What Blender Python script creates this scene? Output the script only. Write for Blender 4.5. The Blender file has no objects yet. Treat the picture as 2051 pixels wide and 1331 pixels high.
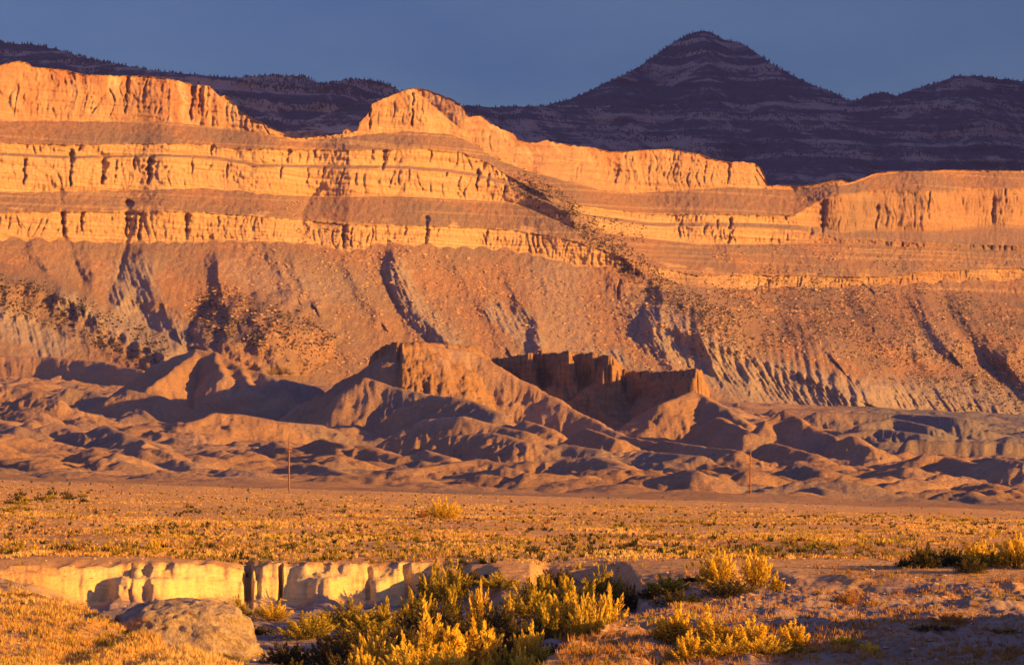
import bpy, math, random
import numpy as np

# ------------------------------------------------------------------ camera, sky, sun, exposure
F = 5700.0          # focal length in photo pixels (photo 2051 wide)
CX, HY, CAMZ = 1025.5, 913.0, 5.0
C = bpy.context.scene.collection
scene = bpy.context.scene
cam_d = bpy.data.cameras.new('camera')
cam = bpy.data.objects.new('camera', cam_d); C.objects.link(cam)
cam.location = (0, 0, CAMZ); cam.rotation_euler = (math.radians(90), 0, 0)
cam_d.sensor_width = 36.0; cam_d.lens = 36.0 * F / 2051.0
cam_d.shift_y = (HY - 665.5) / 2051.0
cam_d.clip_start = 1.0; cam_d.clip_end = 60000.0
scene.camera = cam

SUN_AZ = math.radians(66)     # from straight behind the camera towards the right
SUN_EL = math.radians(10)
sd = (math.sin(SUN_AZ) * math.cos(SUN_EL), -math.cos(SUN_AZ) * math.cos(SUN_EL), math.sin(SUN_EL))
sun_d = bpy.data.lights.new('sun', 'SUN'); sun_d.energy = 5.0; sun_d.angle = math.radians(0.5)
sun_d.color = (1.0, 0.46, 0.055)
sun = bpy.data.objects.new('sun', sun_d); C.objects.link(sun)
from mathutils import Vector, Matrix
sun.rotation_euler = Vector(sd).to_track_quat('Z', 'Y').to_euler()
sun.location = (300, -200, 400)

world = bpy.data.worlds.new('World'); scene.world = world; world.use_nodes = True
wn = world.node_tree; wn.nodes.clear()
wo = wn.nodes.new('ShaderNodeOutputWorld'); wb = wn.nodes.new('ShaderNodeBackground')
sky = wn.nodes.new('ShaderNodeTexSky'); sky.sky_type = 'NISHITA'; sky.sun_disc = False
sky.sun_elevation = SUN_EL; sky.sun_rotation = math.atan2(sd[0], sd[1])
sky.air_density = 1.0; sky.dust_density = 0.6; sky.ozone_density = 3.0
tint = wn.nodes.new('ShaderNodeMix'); tint.data_type = 'RGBA'; tint.blend_type = 'MULTIPLY'
tint.inputs[0].default_value = 1.0
tint.inputs[7].default_value = (1.0, 0.68, 1.05, 1)
# thin veil of cloud over the evening sky
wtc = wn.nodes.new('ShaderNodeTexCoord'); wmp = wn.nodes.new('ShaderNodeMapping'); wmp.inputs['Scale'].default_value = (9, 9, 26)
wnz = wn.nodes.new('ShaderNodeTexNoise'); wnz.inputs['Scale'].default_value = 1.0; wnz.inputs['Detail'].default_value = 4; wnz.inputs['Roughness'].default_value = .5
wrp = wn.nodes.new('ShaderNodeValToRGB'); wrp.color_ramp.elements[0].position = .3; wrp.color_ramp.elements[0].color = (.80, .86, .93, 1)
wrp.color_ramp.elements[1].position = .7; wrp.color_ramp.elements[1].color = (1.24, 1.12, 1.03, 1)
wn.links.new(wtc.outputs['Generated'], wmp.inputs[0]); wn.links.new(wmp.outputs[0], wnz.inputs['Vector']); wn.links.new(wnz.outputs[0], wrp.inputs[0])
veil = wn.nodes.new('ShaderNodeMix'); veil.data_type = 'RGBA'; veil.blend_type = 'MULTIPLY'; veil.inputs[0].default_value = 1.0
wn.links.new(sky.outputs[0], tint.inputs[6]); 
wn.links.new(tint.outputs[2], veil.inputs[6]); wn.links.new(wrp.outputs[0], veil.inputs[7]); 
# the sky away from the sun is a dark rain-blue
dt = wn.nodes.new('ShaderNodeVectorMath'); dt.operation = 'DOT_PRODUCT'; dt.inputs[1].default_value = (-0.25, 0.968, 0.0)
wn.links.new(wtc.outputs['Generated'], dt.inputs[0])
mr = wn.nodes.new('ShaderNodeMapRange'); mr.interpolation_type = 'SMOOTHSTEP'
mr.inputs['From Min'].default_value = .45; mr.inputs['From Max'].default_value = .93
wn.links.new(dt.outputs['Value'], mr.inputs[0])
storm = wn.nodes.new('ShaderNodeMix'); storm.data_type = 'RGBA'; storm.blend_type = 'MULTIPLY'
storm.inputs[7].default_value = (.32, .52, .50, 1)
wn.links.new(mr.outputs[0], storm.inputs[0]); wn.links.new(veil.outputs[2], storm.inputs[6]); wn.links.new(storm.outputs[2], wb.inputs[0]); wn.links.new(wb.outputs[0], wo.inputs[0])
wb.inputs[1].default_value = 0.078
vs = scene.view_settings
vs.view_transform = 'Standard'; vs.look = 'None'; vs.gamma = 1.0; vs.use_curve_mapping = False
vs.exposure = 1.18

# ------------------------------------------------------------------ maths helpers
def W(px, py, Y):
    return ((px - CX) / F * Y, Y, CAMZ + (HY - py) / F * Y)

def sstep(a, b, x):
    t = np.clip((x - a) / (b - a), 0, 1)
    return t * t * (3 - 2 * t)

def _hash(ix, iy, seed):
    h = (ix.astype(np.int64) * 374761393 + iy.astype(np.int64) * 668265263 + seed * 1442695041) & 0xffffffff
    h = ((h ^ (h >> 13)) * 1274126177) & 0xffffffff
    return (h ^ (h >> 16)) & 0xffffffff

def noise(x, y, seed=0):
    x, y = np.broadcast_arrays(np.asarray(x, float), np.asarray(y, float))
    x0 = np.floor(x); y0 = np.floor(y)
    fx = x - x0; fy = y - y0
    ux = fx * fx * fx * (fx * (fx * 6 - 15) + 10); uy = fy * fy * fy * (fy * (fy * 6 - 15) + 10)
    def g(dx, dy):
        a = _hash(x0 + dx, y0 + dy, seed).astype(float) * (2 * math.pi / 4294967296.0)
        return np.cos(a) * (fx - dx) + np.sin(a) * (fy - dy)
    n0 = g(0, 0) * (1 - ux) + g(1, 0) * ux
    n1 = g(0, 1) * (1 - ux) + g(1, 1) * ux
    return (n0 * (1 - uy) + n1 * uy) * 1.5

def fbm(x, y, seed=0, octs=4, gain=0.5):
    s = 0; a = 1.0
    for o in range(octs):
        s = s + a * noise(x * 2 ** o, y * 2 ** o, seed + o * 17); a *= gain
    return s

def ridged(x, y, seed=0, octs=3, gain=0.5):
    s = 0; a = 1.0
    for o in range(octs):
        s = s + a * (1 - 2 * np.abs(noise(x * 2 ** o, y * 2 ** o, seed + o * 31))); a *= gain
    return s

def smax(a, b, k):
    return np.maximum(a, b) + np.maximum(k - np.abs(a - b), 0) ** 2 / (4 * k)

def pdist(X, Y, pts):
    """distance to a polyline, parameter along it (0..n-1), and side (>0 = right of it going down)"""
    best = np.full(X.shape, 1e9); par = np.zeros(X.shape); side = np.zeros(X.shape)
    for i in range(len(pts) - 1):
        ax, ay = pts[i][:2]; bx, by = pts[i + 1][:2]
        dx, dy = bx - ax, by - ay
        L2 = dx * dx + dy * dy + 1e-9
        t = np.clip(((X - ax) * dx + (Y - ay) * dy) / L2, 0, 1)
        qx = X - (ax + t * dx); qy = Y - (ay + t * dy)
        d = np.sqrt(qx * qx + qy * qy)
        m = d < best
        best = np.where(m, d, best); par = np.where(m, i + t, par)
        side = np.where(m, qx * dy - qy * dx, side)
    return best, par, side

def seg(tab, x):
    a = np.array(tab, float)
    return np.interp(x, a[:, 0], a[:, 1])

# ------------------------------------------------------------------ object helpers
def tag(o, label=None, cat=None, group=None, kind=None):
    if label: o['label'] = label
    if cat: o['category'] = cat
    if group: o['group'] = group
    if kind: o['kind'] = kind
    return o

def np_mesh(name, V, Fc, mat, attrs=None, smooth=True):
    """V (n,3), Fc (m,3 or 4) -> mesh"""
    me = bpy.data.meshes.new(name)
    n = len(V); m, k = Fc.shape
    me.vertices.add(n); me.vertices.foreach_set('co', np.ascontiguousarray(V, dtype=np.float32).ravel())
    me.loops.add(m * k); me.loops.foreach_set('vertex_index', np.ascontiguousarray(Fc, dtype=np.int32).ravel())
    me.polygons.add(m)
    me.polygons.foreach_set('loop_start', np.arange(0, m * k, k, dtype=np.int32))
    me.polygons.foreach_set('loop_total', np.full(m, k, dtype=np.int32))
    me.update(calc_edges=True)
    me.polygons.foreach_set('use_smooth', np.full(m, smooth, dtype=bool))
    if attrs:
        for an, arr in attrs.items():
            at = me.attributes.new(an, 'FLOAT', 'POINT')
            at.data.foreach_set('value', np.ascontiguousarray(arr, dtype=np.float32).ravel())
    if mat: me.materials.append(mat)
    me.validate()
    return me

def obj(name, me, parent=None, loc=None):
    o = bpy.data.objects.new(name, me); C.objects.link(o)
    if parent: o.parent = parent
    if loc: o.location = loc
    return o

def grid_faces(nr, nc):
    i = np.arange(nr * nc).reshape(nr, nc)
    return np.stack([i[:-1, :-1].ravel(), i[:-1, 1:].ravel(), i[1:, 1:].ravel(), i[1:, :-1].ravel()], 1)

# ------------------------------------------------------------------ materials
class NT:
    def __init__(s, name, rough=0.95, spec=0.1):
        s.m = bpy.data.materials.new(name); s.m.use_nodes = True
        s.t = s.m.node_tree; s.t.nodes.clear()
        s.out = s.t.nodes.new('ShaderNodeOutputMaterial')
        s.b = s.t.nodes.new('ShaderNodeBsdfPrincipled')
        s.b.inputs['Roughness'].default_value = rough
        s.b.inputs['Specular IOR Level'].default_value = spec
        s.t.links.new(s.b.outputs[0], s.out.inputs[0])
        s.geo = s.t.nodes.new('ShaderNodeNewGeometry')
    def L(s, a, b): s.t.links.new(a, b)
    def pos(s, scale):
        v = s.t.nodes.new('ShaderNodeVectorMath'); v.operation = 'MULTIPLY'
        s.L(s.geo.outputs['Position'], v.inputs[0]); v.inputs[1].default_value = scale
        return v.outputs[0]
    def noise(s, scale, detail=4, rough=0.6, vec=None):
        n = s.t.nodes.new('ShaderNodeTexNoise')
        n.inputs['Scale'].default_value = 1.0; n.inputs['Detail'].default_value = detail
        n.inputs['Roughness'].default_value = rough
        s.L(vec if vec is not None else s.pos(scale), n.inputs['Vector'])
        return n.outputs[0]
    def ramp(s, fac, stops):
        r = s.t.nodes.new('ShaderNodeValToRGB'); e = r.color_ramp.elements
        while len(e) < len(stops): e.new(0.5)
        for el, (p, c) in zip(e, stops):
            el.position = p; el.color = (*c, 1) if len(c) == 3 else c
        s.L(fac, r.inputs[0]); return r.outputs[0]
    def mix(s, fac, a, b, mode='MIX'):
        m = s.t.nodes.new('ShaderNodeMix'); m.data_type = 'RGBA'; m.blend_type = mode
        for v, i in ((fac, 0), (a, 6), (b, 7)):
            if hasattr(v, 'links') or hasattr(v, 'is_linked'): s.L(v, m.inputs[i])
            elif i == 0: m.inputs[0].default_value = v
            else: m.inputs[i].default_value = (*v, 1)
        return m.outputs[2]
    def math(s, op, a, b=None):
        m = s.t.nodes.new('ShaderNodeMath'); m.operation = op
        for i, v in enumerate((a, b)):
            if v is None: continue
            if hasattr(v, 'is_linked'): s.L(v, m.inputs[i])
            else: m.inputs[i].default_value = v
        return m.outputs[0]
    def attr(s, name):
        a = s.t.nodes.new('ShaderNodeAttribute'); a.attribute_name = name; return a.outputs['Fac']
    def bump(s, h, strength, dist):
        b = s.t.nodes.new('ShaderNodeBump'); b.inputs['Strength'].default_value = strength
        b.inputs['Distance'].default_value = dist
        s.L(h, b.inputs['Height']); s.L(b.outputs[0], s.b.inputs['Normal'])
    def color(s, c):
        if hasattr(c, 'is_linked'): s.L(c, s.b.inputs['Base Color'])
        else: s.b.inputs['Base Color'].default_value = (*c, 1)
        return s.m

def mat_cliff():
    n = NT('sandstone_and_shale')
    big = n.noise((.012, .012, .02), 5)
    fine = n.noise((.25, .25, .3), 6, .7)
    strat = n.noise((.004, .004, .55), 4, .65)
    talus = n.ramp(fine, [(.25, (.28, .155, .10)), (.5, (.42, .245, .15)), (.75, (.56, .36, .22))])
    talus = n.mix(n.ramp(big, [(.4, (0, 0, 0)), (.62, (1, 1, 1))]), talus, (.30, .225, .175))
    spk = n.noise((.8, .8, .8), 5, .8)
    talus = n.mix(n.math('MULTIPLY', n.ramp(spk, [(.40, (1, 1, 1)), (.52, (0, 0, 0))]), .55), talus, (.20, .115, .075))
    talus = n.mix(n.math('MULTIPLY', n.ramp(spk, [(.56, (0, 0, 0)), (.64, (1, 1, 1))]), .6), talus, (.66, .45, .28))
    rock = n.ramp(strat, [(.3, (.44, .26, .13)), (.45, (.60, .39, .20)), (.6, (.66, .46, .25)), (.72, (.74, .54, .31))])
    rock = n.mix(n.math('MULTIPLY', n.ramp(fine, [(.3, (1, 1, 1)), (.5, (0, 0, 0))]), .35), rock, (.36, .20, .11))
    red = n.ramp(n.noise((.05, .05, .015), 5, .7), [(.35, (.42, .20, .10)), (.5, (.56, .32, .17)), (.65, (.74, .55, .32))])
    shale = n.ramp(fine, [(.3, (.29, .235, .20)), (.7, (.47, .395, .34))])
    c = n.mix(n.attr('shale'), talus, shale)
    c = n.mix(n.attr('rock'), c, rock)
    c = n.mix(n.attr('cap'), c, red)
    h = n.noise((.5, .5, .5), 6, .75)
    n.bump(h, 1.0, 3.0)
    return n.color(c)

def mat_badlands():
    n = NT('badland_clay')
    big = n.noise((.02, .02, .05), 5)
    fine = n.noise((.8, .8, .8), 5, .7)
    c = n.ramp(big, [(.35, (.42, .26, .15)), (.5, (.50, .315, .18)), (.68, (.54, .38, .25))])
    c = n.mix(n.attr('cap'), c, n.ramp(n.noise((.08, .08, .5), 5), [(.3, (.36, .20, .09)), (.7, (.52, .32, .15))]))
    c = n.mix(n.attr('shale'), c, (.27, .25, .22))
    c = n.mix(n.math('MULTIPLY', n.ramp(fine, [(.35, (1, 1, 1)), (.55, (0, 0, 0))]), .4), c, (.22, .14, .09))
    n.bump(n.noise((.45, .45, .9), 7, .75), 1.0, 1.7)
    return n.color(c)

def mat_ground():
    n = NT('dry_desert_soil')
    big = n.noise((.09, .05, .09), 5, .6)
    fine = n.noise((2.6, 2.6, 2.6), 6, .75)
    mid = n.noise((.6, .45, .6), 5, .7)
    c = n.ramp(mid, [(.3, (.48, .27, .11)), (.5, (.70, .43, .17)), (.7, (.82, .58, .28))])
    c = n.mix(n.ramp(big, [(.4, (0, 0, 0)), (.65, (1, 1, 1))]), c, (.72, .42, .17))
    c = n.mix(n.math('MULTIPLY', n.ramp(fine, [(.35, (1, 1, 1)), (.55, (0, 0, 0))]), .55), c, (.24, .15, .07))
    bank = n.ramp(n.noise((.9, .9, 5.0), 6, .75), [(.3, (.55, .38, .16)), (.5, (.76, .57, .25)), (.75, (.84, .68, .34))])
    c = n.mix(n.attr('bank'), c, bank)
    floor = n.ramp(n.noise((1.0, 1.0, 1.0), 6, .75), [(.35, (.22, .165, .13)), (.65, (.50, .40, .33))])
    c = n.mix(n.attr('pale'), c, floor)
    n.bump(n.noise((2.2, 2.2, 2.2), 7, .75), .9, .25)
    return n.color(c)

def mat_mountain():
    n = NT('forested_mountain_rock')
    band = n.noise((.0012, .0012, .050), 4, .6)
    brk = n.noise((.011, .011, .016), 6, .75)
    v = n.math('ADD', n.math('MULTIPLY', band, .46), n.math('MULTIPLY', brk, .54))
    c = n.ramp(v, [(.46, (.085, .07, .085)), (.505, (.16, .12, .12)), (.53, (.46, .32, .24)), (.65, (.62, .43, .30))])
    n.bump(n.noise((.03, .03, .03), 6, .7), 1.0, 14)
    return n.color(c)

def mat_plain(name, cols, scale, bs=0, bd=.1, rough=.95):
    n = NT(name, rough)
    k = len(cols)
    c = n.ramp(n.noise((scale,) * 3, 4, .7), [(.3 + .4 * i / (k - 1), col) for i, col in enumerate(cols)])
    if bs: n.bump(n.noise((scale * 2,) * 3, 5, .7), bs, bd)
    return n.color(c)

def mat_leaf(name, cols):
    n = NT(name, .8, .15)
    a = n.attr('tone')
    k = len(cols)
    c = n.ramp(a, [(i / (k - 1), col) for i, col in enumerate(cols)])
    tr = n.t.nodes.new('ShaderNodeBsdfTranslucent'); n.L(c, tr.inputs[0])
    mx = n.t.nodes.new('ShaderNodeMixShader'); mx.inputs[0].default_value = .42
    n.L(n.b.outputs[0], mx.inputs[1]); n.L(tr.outputs[0], mx.inputs[2]); n.L(mx.outputs[0], n.out.inputs[0])
    return n.color(c)

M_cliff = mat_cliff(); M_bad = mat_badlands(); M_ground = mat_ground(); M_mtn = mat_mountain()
M_gold = mat_leaf('golden_foliage', [(.24, .16, .02), (.72, .50, .045), (.95, .75, .085)])
M_green = mat_leaf('yellow_green_foliage', [(.10, .085, .012), (.34, .27, .03), (.72, .55, .055)])
M_dark = mat_leaf('dark_olive_foliage', [(.04, .04, .015), (.085, .075, .025), (.17, .13, .04)])
M_orange = mat_leaf('rusty_straw_foliage', [(.30, .14, .03), (.50, .27, .07), (.62, .40, .14)])
M_grass = mat_leaf('dry_grass', [(.52, .31, .07), (.78, .52, .14), (.92, .70, .25)])
M_stem = mat_plain('woody_stem', [(.10, .06, .04), (.20, .13, .09)], 8)
M_juniper = mat_leaf('juniper_foliage', [(.07, .065, .03), (.13, .11, .05), (.20, .16, .07)])
M_conifer = mat_plain('conifer_foliage', [(.05, .045, .05), (.09, .075, .07)], .02)
M_pole = mat_plain('weathered_pole_wood', [(.20, .09, .04), (.34, .17, .08)], 3)
M_glass = mat_plain('brown_glazed_insulator', [(.12, .05, .03), (.2, .09, .06)], 5, rough=.3)
M_stone = mat_plain('sandstone_rubble', [(.40, .25, .15), (.62, .44, .28)], .3)
M_clod = mat_plain('pale_crusted_earth', [(.24, .18, .13), (.40, .31, .21), (.58, .47, .32)], 3.2, 1.0, .2)
M_cloud = mat_plain('grey_cloud', [(.55, .55, .6), (.7, .7, .72)], .001)

# ------------------------------------------------------------------ terrain: plain, wash and badlands (one height function)
BL = np.array([(0, 0), (500, .7), (700, 2.2), (900, 8), (1100, 15.5), (1300, 27), (1450, 36), (1600, 44), (2000, 62), (2400, 80), (4000, 150)], float)
BR = np.array([(0, 0), (500, -4.6), (700, -4.5), (900, -2.4), (1100, 1.7), (1300, 8), (1600, 17), (2000, 31), (2400, 44), (4000, 100)], float)
YB = [(-600, 130), (0, 130), (130, 130.5), (300, 132.5), (450, 135), (700, 136.5), (800, 137), (850, 137.5), (960, 139), (1100, 141), (1250, 138), (1400, 134), (1600, 128), (1850, 124), (2051, 121), (2600, 118)]
YN = [(-600, 124), (0, 120), (130, 112), (220, 100), (350, 87), (480, 76), (560, 66), (1000, 66), (1100, 80), (1250, 98), (1350, 106), (1560, 116), (1850, 117), (2051, 115), (2600, 112)]
WD = [(-600, .2), (0, .5), (110, 1.4), (160, 1.9), (560, 2.1), (1250, 2.2), (1400, 1.3), (1600, .6), (1850, .4), (2600, .4)]

# crest lines of the badland hills: points (px, py, distance), side slope, crest rounding
RIDGES = [
 ([(330,722,1480),(395,699,1450),(430,705,1440),(480,733,1420),(560,758,1400),(625,772,1390)], .72, 2.5),
 ([(395,701,1450),(340,745,1400),(300,774,1370)], .8, 1.5), ([(430,706,1440),(448,752,1390)], .8, 1.5),
 ([(480,734,1420),(505,776,1370)], .8, 1.5), ([(540,753,1405),(570,785,1360)], .6, 1.5),
 ([(-200,708,1850),(100,714,1830),(200,724,1800),(290,742,1750)], 1.0, 3),
 ([(-40,775,1330),(30,773,1320),(80,784,1310)], .5, 2), ([(140,776,1290),(180,784,1290),(240,802,1270)], .5, 2),
 ([(255,780,1270),(310,790,1260),(350,806,1240)], .5, 2), ([(60,795,1200),(120,800,1190)], .5, 2),
 ([(380,845,1010),(430,826,1020),(480,829,1030),(560,843,1040),(640,850,1050)], .5, 3),
 ([(100,850,960),(160,862,950)], .5, 3), ([(210,851,940),(262,872,920),(330,897,890)], .5, 3),
 ([(-40,852,950),(10,846,960),(40,858,940)], .5, 3), ([(283,880,860),(296,900,840),(330,915,820)], .7, 1),
 ([(95,922,760),(150,935,750)], .45, 2), ([(228,925,770),(300,938,740)], .45, 2),
 ([(470,936,620),(520,944,615)], .35, 3), ([(605,927,700),(645,931,690),(725,962,630)], .45, 2.5),
 ([(545,884,860),(600,905,830)], .5, 2), ([(645,878,850),(700,893,820)], .5, 2),
 ([(738,891,800),(800,915,780)], .5, 2.5), ([(850,900,780),(900,915,770)], .5, 2),
 ([(735,755,1150),(800,776,1140),(850,788,1130)], .8, 2.5), ([(860,790,1100),(925,796,1080),(960,808,1070),(1000,830,1050)], .7, 3),
 ([(850,840,970),(930,833,960),(980,850,950),(1050,862,940)], .65, 3), ([(900,872,890),(990,866,880),(1060,885,860)], .5, 3),
 ([(1130,888,860),(1200,900,850)], .5, 2), ([(1055,842,1040),(1090,855,1020)], .5, 2), ([(1178,857,980),(1240,880,950)], .6, 2),
 ([(740,952,670),(860,932,690),(965,918,700),(1020,930,690),(1100,922,690),(1180,913,690),(1215,917,680),(1260,945,640),(1310,975,600)], .42, 3),
 ([(815,688,1192),(940,701,1212),(1000,734,1205),(1100,790,1185),(1160,825,1165),(1250,872,1130),(1330,890,1090)], .62, 1.5),
 ([(1400,788,1230),(1440,812,1200),(1500,850,1160)], .6, 1.5), ([(1385,785,1230),(1330,806,1195)], .6, 1.5),
 ([(1440,835,1150),(1500,868,1100)], .6, 2),
 ([(1572,820,1120),(1620,848,1100),(1680,880,1080)], .75, 1), ([(1560,824,1122),(1530,850,1105)], .8, 1),
 ([(1545,886,960),(1600,900,940),(1640,915,920)], .55, 2.5), ([(1708,872,980),(1750,900,960)], .6, 2),
 ([(1330,882,1000),(1400,893,960),(1480,902,900)], .5, 2.5), ([(1290,903,850),(1400,912,830)], .45, 2),
 ([(1350,935,700),(1420,950,680)], .4, 2), ([(1600,928,760),(1660,942,740)], .45, 2),
 ([(1790,930,800),(1850,908,790),(1900,914,790),(1960,930,760)], .5, 3), ([(2005,916,760),(2051,924,750),(2150,930,750)], .5, 3),
 ([(1820,880,1150),(1950,884,1150),(2250,886,1150)], 1.6, 2),
 ([(1640,824,1500),(1800,828,1500),(1930,836,1450)], .6, 3), ([(1730,850,1350),(1790,836,1380),(1860,852,1350)], .55, 3),
 ([(1680,870,1250),(1760,858,1260),(1850,868,1240)], .5, 3),
 ([(2230,850,900),(2500,800,980),(3200,780,1100)], .55, 4),  # unseen hill right of the view, added to shade the far right banks
 ([(-150,870,900),(-400,840,1000)], .5, 4), ([(-300,900,760),(-600,890,780)], .4, 4),
 ([(1000,880,900),(1040,895,880)], .5, 2),
]
BUTTE = [(770,1194),(786,1182),(800,1186),(850,1196),(925,1235),(960,1275),(990,1420),(1036,1402),(1050,1380),(1070,1374),(1076,1390),(1112,1376),(1124,1352),(1148,1348),(1156,1362),(1198,1350),(1212,1328),(1236,1326),(1250,1342),(1300,1322),(1345,1290),(1372,1255),(1386,1244),(1408,1250),(1412,1275),(1404,1340),(1360,1480),(1100,1560),(780,1500),(735,1310),(752,1235)]
BTOP = [(740, 51.5), (775, 52.6), (1000, 54.4), (1060, 55.5), (1190, 55.0), (1225, 52), (1262, 45.5), (1370, 43.8), (1420, 43.2)]

CUTS = [(262, 3, .2), (292, 10, .55), (331, 12, .35), (497, 9, 2.2), (515, 6, .5), (558, 4, 1.0), (738, 5, .45), (815, 9, .7)]
def bank_cuts(px, Y):
    r = 0
    for c, w, d in CUTS:
        q = px - c - 6 * noise(Y / .7, c * .37, 19)
        r = r + d * np.exp(-(q / w) ** 4)
    return r

def terrain(x, Y):
    x = np.asarray(x, float); Y = np.asarray(Y, float)
    Ys = np.maximum(Y, 8)
    px = CX + F * x / Ys
    u = np.clip(px / 2051.0, -.6, 1.6)
    z = np.interp(Y, BL[:, 0], BL[:, 1]) * (1 - u) + np.interp(Y, BR[:, 0], BR[:, 1]) * u
    tz = sstep(135, 500, Y)
    z = np.where(Y < 500, tz * (.7 * (1 - u) - 4.6 * u), z)
    # low relief of the plain
    z = z + .22 * fbm(x / 14, Y / 20, 5, 4) * sstep(100, 140, Y) * (1 - sstep(420, 520, Y) * .3)
    # wash
    yb = seg(YB, px) + (.55 * noise(x / 5.1, 0.3, 11) + .3 * noise(x / 1.9, Y / 1.2, 16) + .14 * fbm(x / .8, Y / 1.1, 12, 3)) + bank_cuts(px, Y) 
    yn = seg(YN, px) + 1.5 * noise(x / 5, 0.7, 13)
    wd = seg(WD, px)
    surf = z
    near = -.62 + .2 * fbm(x / 4.5, Y / 5.5, 21, 5, .55) + .16 * sstep(1050, 1300, px) * fbm(x / 1.7, Y / 3.4, 22, 4, .6) + .5 * sstep(1300, 1900, px) * np.clip(noise(x / 7, Y / 5, 23), -.5, 1)
    mid = (yb + yn) / 2
    bl = sstep(-5, 5, Y - mid); surf = near * (1 - bl) + surf * bl
    rough_edge = .35 * fbm(x / .8, z * 0 + Y / .8, 25, 3)
    slump = .30 + .85 * sstep(-.35, .3, noise(x / 2.3, 0.4, 33))
    wq = (yb - Y) * slump + rough_edge * .45
    wf = .30 * sstep(-.25, .25, wq) + .52 * sstep(.35, .9, wq) + .18 * sstep(.9, 2.6, wq)
    soft = sstep(835, 885, px); wf = wf * (1 - soft) + soft * sstep(0, 7, wq)
    wnr = sstep(0, 1, (Y - yn) / np.where(px < 700, 6.5, 5.0))
    w = wf * wnr
    # beyond the pale wall the far bank is a low slope instead
    fb = sstep(835, 905, px); w = w * (1 - fb * (1 - (.42 + .58 * sstep(1.0, 22, yb - Y))))
    brink = np.exp(-np.maximum(Y - yb, 0) / 2.2) * sstep(60, 160, px) * (1 - sstep(860, 1000, px)) * (Y < 150)
    surf = surf - brink * (.10 + .42 * np.clip(noise(x / 2.0, 0.8, 34) + .5 * noise(x / .7, 0.2, 35), 0, 1))
    z = surf * (1 - w) + (surf * 0 - wd + .18 * fbm(x / 2.5, Y / 2.5, 27, 4)) * w
    # embankment the camera stands on, unseen bank raised off the right to shade the wash
    t = np.clip((60 - Y) / 60, 0, 1.4)
    z = np.where(Y < 60, z * np.clip(Y / 60, 0, 1) + t * 3.3, z)
    off = sstep(2150, 2400, px) * sstep(58, 80, Y) * (1 - sstep(88, 103, Y))
    z = z + off * (2.5 + .6 * noise(x / 6, Y / 6, 29))
    bankm = np.maximum(wf, sstep(-.5, -.1, yb - Y)) * (1 - sstep(1.4, 3.4, yb - Y)) * (yb - Y > -.5) * sstep(60, 200, px) * (1 - .95 * sstep(830, 880, px))
    pale = np.clip(w * sstep(1.2, 3.5, yb - Y) + sstep(1180, 1420, px) * sstep(0, 6, mid - Y + 6 * noise(x / 4, Y / 4, 31)) * .8 * (1 - sstep(-3, 3, Y - mid)), 0, 1)
    pale = pale * (Y < 140) * (Y > 50)
    return z, bankm * (Y < 150), pale

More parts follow.
